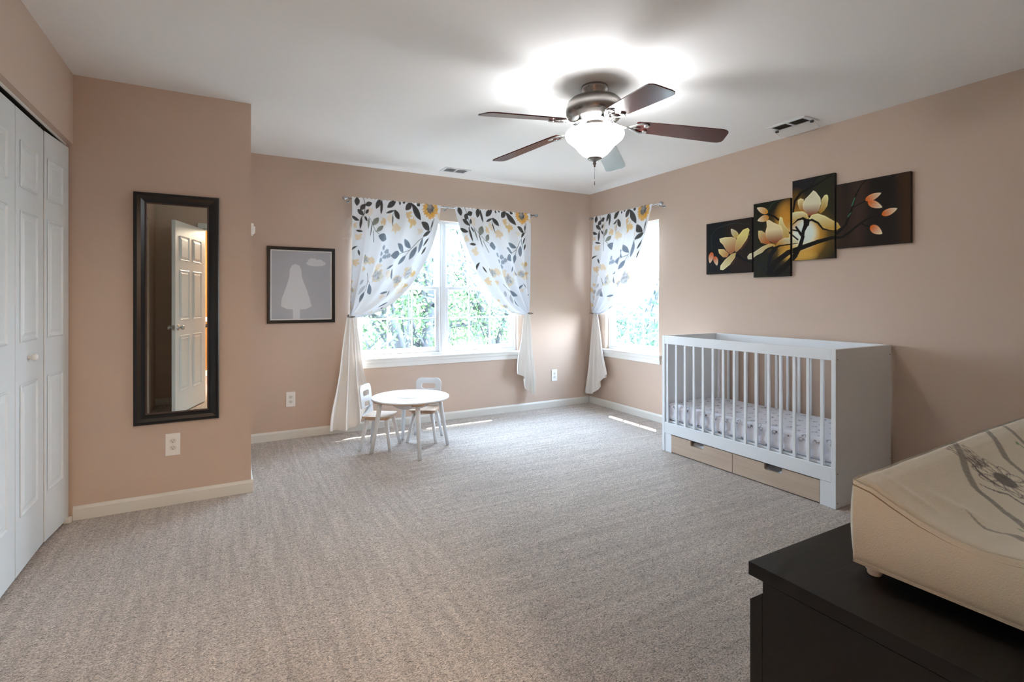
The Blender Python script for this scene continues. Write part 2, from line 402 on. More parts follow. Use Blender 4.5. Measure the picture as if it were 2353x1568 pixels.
# raised-panel door slab in local coords: x along width, z up, thickness along y
def panel_door(bm, w, z0, z1, th, panels, sides=(1, -1)):
    box(bm, (0, -th/2, z0), (w, th/2, z1), .0015)
    for (xa, xb, za, zb) in panels:
        for s in sides:
            y = s*th/2
            # sunk moulding ring then raised field
            t = bmesh.new(); lv = [(0, 0), (.006, .0045), (.016, .0045-.0085), (.028, -.001), (.040, .0035)]
            rings = []
            for ins, dy in lv:
                yy = y+s*(dy+.0016)
                rings.append([t.verts.new(p) for p in ((xa+ins, yy, za+ins), (xb-ins, yy, za+ins), (xb-ins, yy, zb-ins), (xa+ins, yy, zb-ins))])
            for a, b in zip(rings, rings[1:]):
                for k in range(4): t.faces.new((a[k], a[(k+1) % 4], b[(k+1) % 4], b[k]))
            t.faces.new(rings[-1])
            merge(bm, t)
    return bm
# closet bifold leaves
leaf_spans = [(3.288, 3.592, .0, -.812), (2.916, 3.284, .0, -.816), (2.545, 2.912, .0, -.816), (2.175, 2.541, .0, -.816), (1.805, 2.171, 0, -.816), (1.435, 1.801, 0, -.816)]
for i, (y0, y1, rz, x) in enumerate(leaf_spans):
    w = y1-y0; e = empty('door_%d' % (i+2), (x, y0, 0), PI/2-(.085 if i == 0 else 0)); e['kind'] = 'structure'
    bm = B(); mg = .085 if i != 0 else .055
    xa, xb = (.06, w-.085) if i else (.03, w-.09)
    if i: xa, xb = .05, w-.095
    pz = [(1.70, 1.905), (1.02, 1.60), (.26, .835)]
    panel_door(bm, w-.002, .022, 2.034, .03, [(xa, xb, a, b) for a, b in pz], sides=(-1,))
    o = obj('door_leaf', bm, M['door'], e)
    if i in (1, 4):
        bm = B(); lathe(bm, [(0, .032), (.008, .0315), (.0155, .026), (.017, .020), (.013, .014), (.007, .010), (.0075, .003), (.011, 0)], 24, Matrix.Translation((3.078-y0 if i == 1 else .16, -.0158, .946)) @ Matrix.Rotation(PI/2, 4, 'X'))
        obj('knob', bm, M['plastic'], e, label='small white round pull knob')
    if i == 0:
        bm = B(); box(bm, (w-.028, -.03, 0), (w-.002, .0, .03), .002); obj('floor_bracket', bm, M['plastic'], e)
    if i in (1,):
        bm = B(); box(bm, (w-.03, -.012, 2.034), (w-.01, .008, 2.054), .002); obj('pivot_guide', bm, M['chrome'], e)
# rotation makes local -y face the room (+X)
bm = B(); box(bm, (XL-.036, .62, 2.047), (XL-.028, YS-.004, 2.0565)); struct('trim_closet_track', bm, M['trim'])
bm = B(); box(bm, (XL-.10, .62, 2.050), (XL-.036, YS-.004, 2.0565)); struct('trim_closet_channel', bm, M['dark'])

# the open six-panel bedroom door, hinged on the left jamb
a = math.atan2(.73, -.232)
e = empty('door_1', (DX0-.005, YF+.04, 0), a); e['kind'] = 'structure'
bm = B(); w = .765
pan = []
for xa, xb in ((.105, .335), (.43, .66)):
    pan += [(xa, xb, 1.62, 1.88), (xa, xb, .99, 1.52), (xa, xb, .24, .83)]
panel_door(bm, w, .012, 2.03, .035, pan); obj('door_slab', bm, M['door'], e)
for s in (1, -1):
    bm = B(); lathe(bm, [(0, .062), (.012, .061), (.023, .054), (.026, .045), (.021, .034), (.011, .027), (.010, .012), (.014, .008), (.031, .006), (.032, 0)], 32,
                    Matrix.Translation((w-.06, s*.0176, .915)) @ Matrix.Rotation(-s*PI/2, 4, 'X'))
    obj('door_knob', bm, M['satin'], e, label='round satin nickel door knob')
bm = B(); box(bm, (w-.0005, -.0125, .887), (w+.0015, .0125, .943)); obj('latch_plate', bm, M['satin'], e)
for z in (.22, 1.05, 1.83):
    bm = B(); tube(bm, [(-.004, -.0, z-.045), (-.004, -.0, z+.045)], .006, 12); obj('hinge', bm, M['satin'], e)

# ================================================================== WINDOWS
def window(name, width, z0, z1, units, loc, rz):
    """local frame: x along the wall (to the right seen from the room), y outwards, z up"""
    e = empty(name, loc, rz); e['kind'] = 'structure'
    d0, d1 = .045, .135
    bm = B(); fw = .028
    box(bm, (0, d0, z0), (fw, d1, z1), .002); box(bm, (width-fw, d0, z0), (width, d1, z1), .002)
    box(bm, (fw, d0, z1-fw), (width-fw, d1, z1), .002); box(bm, (fw, d0, z0), (width-fw, d1, z0+fw), .002)
    for k in range(1, units):
        x = width*k/units; box(bm, (x-.034, d0-.006, z0+fw), (x+.034, d1, z1-fw), .004)
        box(bm, (x-.012, d0-.012, z0+fw), (x+.012, d0, z1-fw), .002)
    obj('frame', bm, M['vinyl'], e)
    zm = 1.32; uw = width/units
    for k in range(units):
        xa = uw*k+(fw if k == 0 else .034); xb = uw*(k+1)-(fw if k == units-1 else .034)
        for low in (True, False):
            za, zb = (z0+fw, zm+.018) if low else (zm-.014, z1-fw)
            ya, yb = (.055, .082) if low else (.092, .118)
            st, tr, br = .034, .030, (.048 if low else .030)
            bm = B()
            box(bm, (xa, ya, za), (xa+st, yb, zb), .003); box(bm, (xb-st, ya, za), (xb, yb, zb), .003)
            box(bm, (xa+st, ya, zb-tr), (xb-st, yb, zb), .003); box(bm, (xa+st, ya, za), (xb-st, yb, za+br), .003)
            s = obj('sash', bm, M['vinyl'], e)
            gx0, gx1, gz0, gz1 = xa+st, xb-st, za+br, zb-tr; ym = (ya+yb)/2
            bm = B(); box(bm, (gx0-.004, ym-.001, gz0-.004), (gx1+.004, ym+.001, gz1+.004)); obj('pane', bm, M['glass'], s)
            bm = B()
            for q in (1, 2): x = gx0+(gx1-gx0)*q/3; box(bm, (x-.008, ym+.002, gz0), (x+.008, ym+.008, gz1))
            z = (gz0+gz1)/2; box(bm, (gx0, ym+.0025, z-.008), (gx1, ym+.0075, z+.008)); obj('muntin_grid', bm, M['vinyl'], s)
            if low:
                for q in ((.3, .7) if units > 1 else (.5,)):
                    x = xa+(xb-xa)*q; bm = B(); box(bm, (x-.024, ya-.006, zb-.002), (x+.024, ya+.014, zb+.008), .002); tube(bm, [(x-.01, ya+.002, zb+.012), (x+.026, ya-.012, zb+.013)], .004, 8)
                    obj('sash_lock', bm, M['vinyl'], s)
    # stool, nosing and apron
    bm = B(); box(bm, (-.002+.002, -.0, z0-.012), (width, .05, z0+.001)); box(bm, (-.035, -.032, z0-.016), (width+.035, .001, z0+.002), .005); obj('window_stool', bm, M['trim'], e)
    bm = B(); box(bm, (-.02, -.018, z0-.045), (width+.02, 0, z0-.0155), .003); box(bm, (-.02, -.011, z0-.088), (width+.02, 0, z0-.044), .003); obj('window_apron', bm, M['trim'], e)
    return e
window('window_1', W1[1]-W1[0], W1[2], W1[3], 2, (W1[0], YB, 0), 0)
window('window_2', W2[1]-W2[0], W2[2], W2[3], 1, (XR, W2[1], 0), -PI/2)

# eaves of the roof outside (they cut the sun down to thin strips on the carpet)
EZ = 2.52
bm = B(); box(bm, (-2.0, YB+.16, EZ), (XR+.16+.33, YB+.16+.27, EZ+.16)); struct('trim_eave_back', bm, M['siding'])
bm = B(); box(bm, (XR+.16, -2.3, EZ), (XR+.16+.33, YB+.16, EZ+.16)); struct('trim_eave_right', bm, M['siding'])
bm = B(); box(bm, (-60, -40, -3.4), (90, 120, -3.3)); struct('lawn', bm, M['lawn'])

# daylight portals
for nm, loc, rot, sx, sy in (('portal_back', ((W1[0]+W1[1])/2, YB+.17, (W1[2]+W1[3])/2), (-PI/2, 0, 0), W1[1]-W1[0], W1[3]-W1[2]),
                             ('portal_right', (XR+.17, (W2[0]+W2[1])/2, (W2[2]+W2[3])/2), (0, PI/2, 0), W2[3]-W2[2], W2[1]-W2[0])):
    l = bpy.data.lights.new(nm, 'AREA'); l.shape = 'RECTANGLE'; l.size = sx; l.size_y = sy; l.cycles.is_portal = True
    o = bpy.data.objects.new(nm, l); C.objects.link(o); o.location = loc; o.rotation_euler = rot

# ================================================================== CEILING VENTS
def vent(name, x0, x1, y0, y1, split, label, deflector=False):
    e = empty(name, ((x0+x1)/2, (y0+y1)/2, H), 0, label, 'air vent', 'ceiling air vents')
    hx, hy = (x1-x0)/2, (y1-y0)/2; t = .006
    bm = B(); fr = .026
    box(bm, (-hx, -hy, -t), (hx, -hy+fr, -.0), .002); box(bm, (-hx, hy-fr, -t), (hx, hy, -.0), .002)
    box(bm, (-hx, -hy+fr, -t), (-hx+fr, hy-fr, -.0), .002); box(bm, (hx-fr, -hy+fr, -t), (hx, hy-fr, -.0), .002)
    if split == 'x': box(bm, (-.007, -hy+fr, -t), (.007, hy-fr, 0))
    else: box(bm, (-hx+fr, -.007, -t), (hx-fr, .007, 0))
    obj('frame', bm, M['vinyl'], e)
    bm = B(); box(bm, (-hx+fr, -hy+fr, -.0008), (hx-fr, hy-fr, -.0002)); obj('duct_opening', bm, M['dark'], e)
    bm = B(); n = 16 if (hx if split == 'x' else hy) > .1 else 12
    L0 = (-hx+fr if split == 'x' else -hy+fr)
    for k in range(n):
        q = L0+(-2*L0)*(k+.5)/n
        if abs(q) < .009: continue
        if split == 'x': box(bm, (q-.0006, -hy+fr, -t*.8), (q+.0006, hy-fr, -.0005))
        else: box(bm, (-hx+fr, q-.0006, -t*.8), (hx-fr, q+.0006, -.0005))
    obj('louvres', bm, M['nickel'] if deflector else M['vinyl'], e)
    if deflector:
        # clear plastic scoop clipped over the vent, opening towards the wall
        nu, nv = 24, 10; V = np.zeros((nu, nv, 3))
        for i in range(nu):
            for j in range(nv):
                u = -1+2*i/(nu-1); v = j/(nv-1); yy = u*(hy+.005); r = (1-abs(u)**6*.35*v)
                V[i, j] = (.02+v*.14*r, yy*(1-.04*v), -.012-.03*math.sin(v*1.3))
        o = gridmesh('air_deflector', V, M['clearp'], e); md = o.modifiers.new('s', 'SOLIDIFY'); md.thickness = .0015
        for s in (-1, 1):
            bm = B(); box(bm, (.028, s*hy*.9-.010, -.022), (.046, s*hy*.9+.010, -.006), .003); obj('magnet_clip', bm, M['dark'], e)
    return e
vent('ceiling_vent', 3.362, 3.510, 2.045, 2.325, 'y', 'white ceiling vent with dark louvres and clear deflector beside right wall', True)
vent('ceiling_vent', 1.745, 2.005, 4.435, 4.600, 'x', 'small white ceiling vent above the twin window wall')

# ================================================================== OUTLETS, SENSOR
def outlet(loc, rz, label):
    e = empty('electrical_outlet', loc, rz, label, 'outlet', 'white wall outlets')
    w, h = .0745, .130
    bm = B(); box(bm, (-w/2, -.006, -h/2), (w/2, 0, h/2), .003); obj('cover_plate', bm, M['plastic'], e)
    for s in (1, -1):
        z = s*.020
        bm = B(); P = [(.0165*math.cos(t)*1., .0145*math.sin(t)) for t in np.linspace(0, 2*PI, 28, endpoint=False)]
        P = [(max(-.0165, min(.0165, x*1.08)), y) for x, y in P]
        prism(bm, P, 0, .0015, Matrix.Translation((0, -.006, z)) @ Matrix.Rotation(PI/2, 4, 'X'), .0005)
        r = obj('receptacle', bm, M['baseb'], e)
        bm = B()
        for x, hh in ((-.0062, .0085), (.0062, .007)): box(bm, (x-.0011, -.0079, z+.002-hh/2+.001), (x+.0011, -.0074, z+.002+hh/2+.001))
        box(bm, (-.0022, -.0079, z-.0085), (.0022, -.0074, z-.0045)); obj('slots', bm, M['dark'], r)
    bm = B(); lathe(bm, [(0, .001), (.002, .0008), (.003, 0)], 14, Matrix.Translation((0, -.006, 0)) @ Matrix.Rotation(PI/2, 4, 'X')); obj('screw', bm, M['baseb'], e)
    return e
outlet((-.299, YS, .354), 0, 'white duplex outlet on the near wall directly below the tall black mirror')
outlet((.455, YB, .342), 0, 'white duplex outlet low on the back wall below the framed poster')
outlet((3.193, YB, .354), 0, 'white duplex outlet low on the back wall near the room corner')
e = empty('wall_sensor', (XE, 3.80, 1.673), 0, 'small white wall sensor on the alcove wall edge', 'sensor')
bm = B(); box(bm, (0, -.045, -.038), (.02, .045, .038), .006); obj('housing', bm, M['plastic'], e)
bm = B(); box(bm, (.0195, -.03, -.024), (.030, .03, .02), .005); obj('cover', bm, M['trim'], e)

# ================================================================== MIRROR
def frame_profile(bm, x0, x1, z0, z1, prof, y0=0.):
    """mitred frame; prof = (inset, projection) list; local wall plane y=0, room is -y"""
    rings = []
    for ins, pr in prof:
        rings.append([bm.verts.new(p) for p in ((x0+ins, y0-pr, z0+ins), (x1-ins, y0-pr, z0+ins), (x1-ins, y0-pr, z1-ins), (x0+ins, y0-pr, z1-ins))])
    for a, b in zip(rings, rings[1:]):
        for k in range(4): bm.faces.new((a[k], a[(k+1) % 4], b[(k+1) % 4], b[k]))
    return bm
e = empty('wall_mirror', (-.274, YS, .487), 0, 'tall narrow mirror in a wide black frame on the near left wall', 'mirror')
w, h = .212, 1.338
bm = B(); frame_profile(bm, -w, w, 0, h, [(0, 0), (0, .024), (.006, .030), (.018, .033), (.036, .030), (.050, .020), (.054, .017), (.054, .002), (0, 0)]); obj('frame', bm, M['black'], e)
bm = B(); frame_profile(bm, -w+.0535, w-.0535, .0535, h-.0535, [(0, .004), (0, .0185), (.004, .0205), (.008, .0185), (.010, .012), (.010, .004)]); obj('inner_bead', bm, M['bead'], e)
bm = B(); box(bm, (-w+.055, -.0125, .055), (w-.055, -.006, h-.055)); obj('mirror_glass', bm, M['mirror'], e, label='silvered mirror glass')

# ================================================================== POSTER
e = empty('framed_poster', (.545, YB, 1.003), 0, 'square grey print with pale silhouette in thin black frame on back wall', 'picture')
w, h = .277, .661
bm = B(); frame_profile(bm, -w, w, 0, h, [(0, 0), (0, .018), (.003, .020), (.022, .020), (.027, .016), (.027, .006), (.0, .0)]); obj('frame', bm, M['black'], e)
bm = B(); frame_profile(bm, -w+.027, w-.027, .027, h-.027, [(0, .0085), (.009, .0085), (.009, .004)]); obj('mat_border', bm, M['trim'], e)
A = Art(0, 0, 240, 290, 200, 240, '#b2b5bc')
A.poly([(20+88*.2, 235), (40, 205), (52, 170), (62, 140), (70, 110), (72, 80), (80, 62), (95, 55), (110, 62), (118, 80), (120, 110), (130, 140), (142, 170), (152, 205), (160, 235), (140, 246), (100, 250), (60, 246)], '#d4d7db')
A.poly([(84, 244), (112, 244), (112, 290), (84, 290)], '#d4d7db')
A.ell((178, 50), 40, 13, '#d4d7db'); A.ell((164, 42), 20, 14, '#d4d7db'); A.ell((192, 44), 16, 12, '#d4d7db')
nu, nv = 150, 180; U, V_ = np.meshgrid(np.linspace(0, 1, nu), np.linspace(0, 1, nv), indexing='ij')
P = np.stack([-w+.034+U*(2*w-.068), np.full(U.shape, -.0070), h-.034-V_*(h-.068)], -1)
o = gridmesh('print', P, M['poster'], e, A.sample(U*240, V_*290)); o.data.flip_normals()

# ================================================================== FOUR-PIECE PAINTING
def cam_to_wall(px, py):            # art was measured as (Y, Z) on the right wall
    c_, s_ = math.cos(math.radians(28.8806)), math.sin(math.radians(28.8806)); l = (px-1176.5)/1171.57; t = (XR-.026)/(l*c_+s_)
    return ((-l*s_+c_)*t, 1.2093-(py-688.28)/1171.57*t)
A = Art(-3.15, -2.12, -1.53, -1.35, 1500, 712, '#2a211c')          # x = -Y, y = -Z
def conv(x, y):
    Y, Z = cam_to_wall(1590+x/4.3574, 370+y/4.3586); return (-Y, -Z)
A.conv = conv
dk = '#1c1916'
for p, c, al in (([(140, 560), (400, 560), (620, 1140), (140, 1140)], '#191b1f', .9), ([(330, 620), (440, 600), (600, 1120), (380, 1120)], '#33251d', .6),
              ([(610, 380), (980, 360), (980, 1170), (620, 1180)], '#25261d', .9), ([(1000, 180), (1430, 120), (1440, 980), (1000, 1000)], '#2c2c1e', 1), ([(1000, 180), (1300, 130), (1200, 300), (1000, 330)], '#22212a', .7),
              ([(1440, 240), (1500, 230), (1560, 860), (1450, 880)], '#3a2a22', .8), ([(1600, 210), (1760, 180), (1700, 840), (1580, 850)], '#47332a', .7),
              ([(1760, 180), (2000, 140), (2000, 820), (1800, 840)], '#1f1a16', .8), ([(2080, 130), (2200, 110), (2210, 810), (2120, 820)], '#4a3018', .8)):
    A.poly(p, c, alpha=al, soft=.07)
A.ell((1090, 740), 330, 300, '#6d5320', alpha=.8, soft=.10); A.ell((1080, 730), 235, 260, '#d29a3c', alpha=.85, soft=.07); A.ell((1100, 730), 150, 150, '#e9dfae', soft=.05); A.ell((1120, 710), 110, 120, '#d9e1d6', soft=.04)
A.ell((960, 560), 110, 150, '#c98d33', alpha=.75, soft=.06); A.ell((1060, 940), 180, 60, '#d9ae55', alpha=.7, soft=.05); A.ell((1040, 420), 80, 120, '#7a5722', alpha=.6, soft=.06)
br = lambda pts, w, c='#1b1512': A.line([p for p in pts], [q/4.3574*.0043 for q in (w if isinstance(w, list) else [w]*len(pts))], c)
A_line = A.line
def line_conv(pts, w, col, **kw):      # widths already in metres; centreline in crop units
    P = [conv(*p) for p in pts]; A.conv = None; A_line(P, w, col, **kw); A.conv = conv
A.line = line_conv
br([(760, 1130), (830, 1020), (960, 920), (1120, 860), (1260, 810), (1400, 770), (1500, 765), (1570, 720), (1640, 660), (1740, 590), (1900, 530)], [52, 44, 40, 34, 30, 24, 18, 16, 15, 12, 9])
br([(830, 1140), (950, 1040), (1030, 950), (1080, 860), (1110, 760), (1080, 720), (1040, 660)], [50, 44, 40, 34, 26, 20, 14]); br([(1105, 770), (1115, 700), (1145, 630), (1150, 570)], [26, 24, 40, 54])
br([(1450, 730), (1540, 640), (1600, 480), (1640, 340), (1690, 250), (1750, 185)], [20, 16, 13, 10, 8, 6]); br([(1600, 470), (1680, 430), (1740, 400)], [9, 8, 7]); br([(1690, 625), (1740, 650), (1790, 660)], [9, 8, 7])
br([(1600, 450), (1630, 370)], [7, 6], '#3f7a55'); br([(1560, 560), (1590, 520)], [7, 5], '#3f7a55')
br([(1010, 520), (1030, 400), (1090, 320), (1240, 240), (1400, 140)], [16, 16, 20, 14, 8]); br([(1180, 270), (1260, 150)], [10, 8])
br([(760, 530), (830, 560), (865, 590)], [10, 14, 16]); br([(760, 500), (800, 430), (870, 390)], [5, 5, 4], '#2f4a3a'); br([(940, 690), (1000, 740), (1060, 790)], [12, 12, 12]); br([(990, 690), (1060, 700), (1100, 740)], [12, 14, 14])
br([(450, 940), (520, 990), (600, 1020)], [26, 12, 8], '#15161a'); br([(620, 1010), (700, 1050), (740, 1130)], [10, 12, 14], '#202228'); br([(810, 1140), (760, 1060), (790, 940), (830, 880)], [30, 20, 30, 44], '#17161a')
br([(200, 890), (190, 760), (240, 680), (320, 650), (440, 620), (580, 640)], [5, 5, 6, 6, 5, 5], '#2c3b38')
def petal(pts, c1, c2, ax, **kw): A.poly(pts, c1, c2, ax, shade=(.012, .16), **kw)
def tear(b, t, w, c1, c2, sk=0.):
    b = np.array(b, float); t = np.array(t, float); d = t-b; n = np.array([-d[1], d[0]])/np.hypot(*d); P = []
    for q in np.linspace(0, 1, 16): P.append(tuple(b+d*q+n*(w/2*math.sin(PI*q**.75)**.75 if 0 < q < 1 else 0)+n*sk*math.sin(PI*q)))
    for q in np.linspace(1, 0, 16): P.append(tuple(b+d*q-n*(w/2*math.sin(PI*q**.75)**.75 if 0 < q < 1 else 0)+n*sk*math.sin(PI*q)))
    petal(P, c1, c2, [tuple(b), tuple(t)])
# buds
for b, t, w in (((1735, 395), (1895, 320), 62), ((1760, 410), (1905, 465), 72), ((1900, 540), (2055, 475), 66), ((1785, 655), (1905, 730), 84)): tear(b, t, w, '#e46c00', '#f0e6c4')
for b, t, w in (((760, 520), (650, 470), 62), ((770, 560), (655, 600), 62)): tear(b, t, w, '#d08a1c', '#f0e6c4')
for b, t, w in (((200, 915), (178, 1025), 48), ((228, 955), (250, 1048), 46)): tear(b, t, w, '#d0560f', '#e8dcc0')
# left blossom
tear((460, 770), (390, 680), 60, '#c9a34a', '#d9d6bd'); petal([(275, 780), (330, 765), (400, 762), (440, 775), (452, 820), (430, 900), (385, 935), (345, 900), (310, 840), (280, 810)], '#b07048', '#efe0a8', [(385, 930), (320, 780)])
petal([(262, 885), (320, 885), (370, 930), (350, 965), (310, 965), (270, 925)], '#c07f4a', '#f0e09a', [(370, 960), (265, 890)])
petal([(435, 915), (430, 850), (455, 760), (510, 690), (560, 670), (575, 690), (572, 740), (540, 800), (490, 870), (455, 905)], '#b98c60', '#efe08a', [(445, 915), (470, 740)])
petal([(440, 920), (430, 970), (380, 1040), (310, 1095), (282, 1090), (285, 1050), (330, 990), (400, 930)], '#c9b070', '#f0e8b8', [(440, 920), (300, 1080)])
petal([(552, 960), (575, 930), (620, 915), (700, 860), (780, 825), (825, 835), (835, 855), (800, 870), (740, 880), (700, 920), (640, 950), (600, 985), (560, 985)], '#d8d2ae', '#c9a24a', [(600, 950), (830, 850)])
# middle blossom
petal([(880, 560), (905, 570), (915, 620), (940, 660), (965, 690), (975, 760), (920, 800), (880, 760), (860, 680)], '#caa04a', '#f4ecb0', [(920, 800), (890, 560)])
petal([(662, 700), (700, 700), (735, 725), (760, 790), (790, 830), (740, 832), (690, 820), (665, 770)], '#b5622f', '#dcc68a', [(760, 820), (680, 710)])
petal([(745, 600), (770, 590), (820, 620), (890, 650), (912, 700), (910, 770), (870, 810), (820, 826), (770, 800), (740, 760), (735, 710), (750, 660)], '#8e3c1c', '#f2e0ae', [(800, 830), (800, 690)])
petal([(835, 850), (870, 800), (930, 770), (1000, 775), (1060, 800), (1070, 820), (1000, 830), (930, 835), (880, 855), (845, 880)], '#c98a2c', '#ddd5ac', [(900, 870), (950, 780)])
# right blossom
petal([(1058, 395), (1085, 375), (1118, 385), (1125, 440), (1150, 500), (1110, 510), (1075, 480), (1058, 430)], '#b9772c', '#f2e8a8', [(1110, 500), (1080, 390)])
petal([(1360, 345), (1365, 380), (1355, 450), (1320, 500), (1290, 525), (1270, 510), (1295, 440), (1295, 390), (1325, 345), (1345, 337)], '#b78a30', '#f2eaa8', [(1290, 520), (1345, 350)])
petal([(1215, 295), (1240, 310), (1285, 370), (1292, 430), (1270, 500), (1220, 535), (1180, 552), (1140, 520), (1112, 480), (1108, 430), (1135, 380), (1175, 340)], '#8f3a16', '#f1ebc8', [(1185, 555), (1195, 430)])
petal([(1000, 520), (1050, 508), (1110, 505), (1150, 530), (1172, 575), (1150, 590), (1110, 570), (1060, 580), (1000, 640)], '#cf9b3c', '#f0e9b4', [(1080, 620), (1080, 520)])
petal([(1170, 580), (1200, 540), (1260, 527), (1330, 550), (1400, 590), (1460, 620), (1488, 665), (1450, 690), (1400, 692), (1340, 690), (1290, 650), (1230, 600), (1190, 600)], '#cda34c', '#f0e6a8', [(1340, 700), (1320, 555)])
br([(1165, 600), (1200, 590), (1260, 620), (1310, 680), (1400, 700)], [14, 16, 14, 12, 6]); br([(1010, 635), (1060, 590), (1110, 575), (1150, 600)], [6, 14, 18, 26]); br([(835, 870), (880, 850), (950, 840), (1060, 825)], [22, 12, 10, 5]); br([(700, 935), (760, 880), (810, 865)], [6, 14, 20])
br([(490, 885), (550, 810), (575, 700)], [12, 10, 4], '#5a3626'); br([(400, 1040), (440, 985)], [8, 5], '#5a3626')
panels = [('narrow leftmost canvas with single magnolia bloom and two orange buds', 2.657, 3.106, 1.428, 1.871), ('tall canvas second from left with magnolia and bud pair above it', 2.337, 2.643, 1.384, 1.971),
          ('tallest canvas, third from left, large open magnolia against glowing moon', 2.017, 2.32, 1.497, 2.090), ('widest rightmost canvas with dark branches and four orange tipped buds', 1.565, 2.005, 1.560, 2.001)]
for k, (lb, y0, y1, z0, z1) in enumerate(panels):
    e = empty('canvas_painting', (XR+.001, (y0+y1)/2, z0), 0, lb+' on right wall', 'painting', 'four piece magnolia canvas set')
    hy, hz, t = (y1-y0)/2, z1-z0, .026
    nu, nv = int((y1-y0)/.0022), int((z1-z0)/.0022)
    U, V_ = np.meshgrid(np.linspace(0, 1, nu), np.linspace(0, 1, nv), indexing='ij')
    P = np.stack([np.full(U.shape, -t-.0002), hy-U*2*hy, V_*hz], -1)
    o = gridmesh('painted_face', P, M['canvas'], e, A.sample(-(y1-U*(y1-y0)), -(z0+V_*hz)))
    bm = B(); box(bm, (-t, -hy, 0), (0, hy, hz), .001); obj('canvas_edge', bm, mat('canvas_edge_%d' % k, ('#191a1c', '#1d1d1a', '#1b1f1a', '#2b2018')[k], .7), e)

# ================================================================== CURTAINS
# the print, traced once on the flat cloth: s across 0..1, t down 0..1 to the holdback
def c_st(x, y):
    yt = 105+.106*(x-160)
    xl = np.interp(y, [105, 600, 1100, 1500], [160, 140, 110, 100]); xr = np.interp(y, [215, 480, 750, 980, 1240, 1420, 1520], [1195, 1135, 1030, 900, 740, 580, 330])
    return (x-xl)/(xr-xl)*.85, (y-yt)/(1510-yt)*1.06
K = Art(-.02, -.02, .87, 1.2, 760, 1040, '#eef1f5'); K.conv = c_st
kline = lambda pts, w, col, **kw: (lambda P: (setattr(K, 'conv', None), Art.line(K, P, w, col, **kw), setattr(K, 'conv', c_st)))([c_st(*p) for p in pts])
def kleaf(b, t, w, col, col2=None, al=.95):
    b = c_st(*b); t = c_st(*t); K.conv = None; w = w*.00078
    K.leaf(b, t, w, col, col2, k=1., alpha=al); K.leaf(b, t, w*.62, '#%02x%02x%02x' % tuple(min(255, int(int(col[i:i+2], 16)*1.18+6)) for i in (1, 3, 5)), k=1., alpha=.5); K.line([b, t], .0012, '#2c2b2b', alpha=.5); K.conv = c_st
def kblob(c, r, col, al=.8, jag=.3, seed=0):
    c = c_st(*c); K.conv = None; K.blob(c, r*.0008, col, jag, 18, seed, alpha=al, soft=.006); K.conv = c_st
def kflower(c, r, seed=0, col='#8f949c'):
    for k in range(7):
        a_ = 2*PI*k/7+seed; kblob((c[0]+r*.75*math.cos(a_), c[1]+r*.75*math.sin(a_)), r*.5, '#e3be62' if k % 3 else '#d8cfae', .55, .5, k+seed)
    kblob(c, r, '#b9bdc4', .75, .35, seed)
    for k in range(9):
        a_ = 2*PI*k/9+seed*2; kblob((c[0]+r*.5*math.cos(a_), c[1]+r*.55*math.sin(a_)), r*.24, col if k % 2 else '#d2d4d8', .6, .6, k)
    kblob(c, r*.22, '#5c5f60', .5, .6, seed)
D1, D2, G1, G2, BL = '#3b3837', '#4a4845', '#77786f', '#a2a69f', '#66727f'
for c, r, al in (((505, 380), 34, .6), ((590, 350), 40, .35), ((660, 440), 42, .5), ((800, 310), 36, .7), ((850, 375), 46, .75), ((940, 460), 30, .3), ((190, 430), 30, .5), ((235, 560), 30, .5), ((350, 270), 46, .25), ((500, 850), 45, .4),
                 ((400, 800), 34, .5), ((320, 900), 28, .6), ((820, 1000), 55, .3), ((640, 900), 55, .3), ((930, 840), 26, .8), ((870, 960), 24, .75), ((1165, 310), 24, .45), ((130, 1150), 32, .7), ((160, 1075), 18, .7), ((120, 1390), 30, .6), ((600, 1340), 26, .5), ((620, 1140), 30, .3), ((200, 850), 34, .6), ((740, 985), 30, .4), ((150, 1260), 20, .5)): kblob(c, r, '#e2b650', al, .45, r)
for b, t, w in (((215, 108), (215, 212), 62), ((300, 190), (250, 258), 52), ((300, 205), (380, 178), 56), ((470, 130), (428, 242), 56), ((488, 140), (478, 305), 30), ((652, 152), (548, 232), 66), ((695, 160), (698, 205), 24), ((745, 160), (742, 192), 34),
                ((838, 178), (760, 258), 70), ((838, 188), (942, 356), 66), ((900, 183), (935, 218), 44), ((222, 245), (282, 318), 48), ((335, 250), (302, 304), 34), ((140, 335), (242, 375), 42), ((290, 328), (318, 388), 28), ((640, 258), (528, 292), 28),
                ((640, 250), (690, 352), 52), ((620, 290), (625, 420), 15), ((262, 330), (248, 472), 26), ((392, 380), (378, 545), 13), ((208, 485), (272, 500), 26), ((1062, 450), (948, 372), 66), ((1078, 455), (972, 505), 44), ((1062, 512), (995, 592), 26),
                ((1036, 594), (990, 666), 28), ((225, 660), (122, 724), 24), ((228, 700), (238, 770), 22), ((110, 1330), (95, 1350), 14), ((140, 1280), (156, 1345), 14), ((718, 1245), (700, 1255), 24), ((1100, 350), (1072, 440), 16)): kleaf(b, t, w, D1, D2)
for b, t, w in (((455, 335), (398, 422), 60), ((502, 425), (438, 488), 48), ((340, 340), (338, 472), 34), ((330, 742), (325, 822), 40)): kleaf(b, t, w, G1, G2)
for b, t, w in (((455, 530), (565, 562), 84), ((850, 620), (765, 542), 54), ((780, 665), (682, 590), 58), ((728, 690), (622, 718), 84), ((810, 690), (738, 788), 46), ((905, 600), (842, 728), 58), ((972, 520), (935, 660), 50), ((398, 1050), (462, 1158), 76), ((352, 1155), (312, 1298), 88),
                ((662, 800), (588, 856), 26), ((658, 838), (690, 938), 28), ((672, 1070), (594, 1112), 30), ((685, 1052), (670, 1132), 12), ((742, 1165), (648, 1262), 40)): kleaf(b, t, w, BL, '#8a93a0')
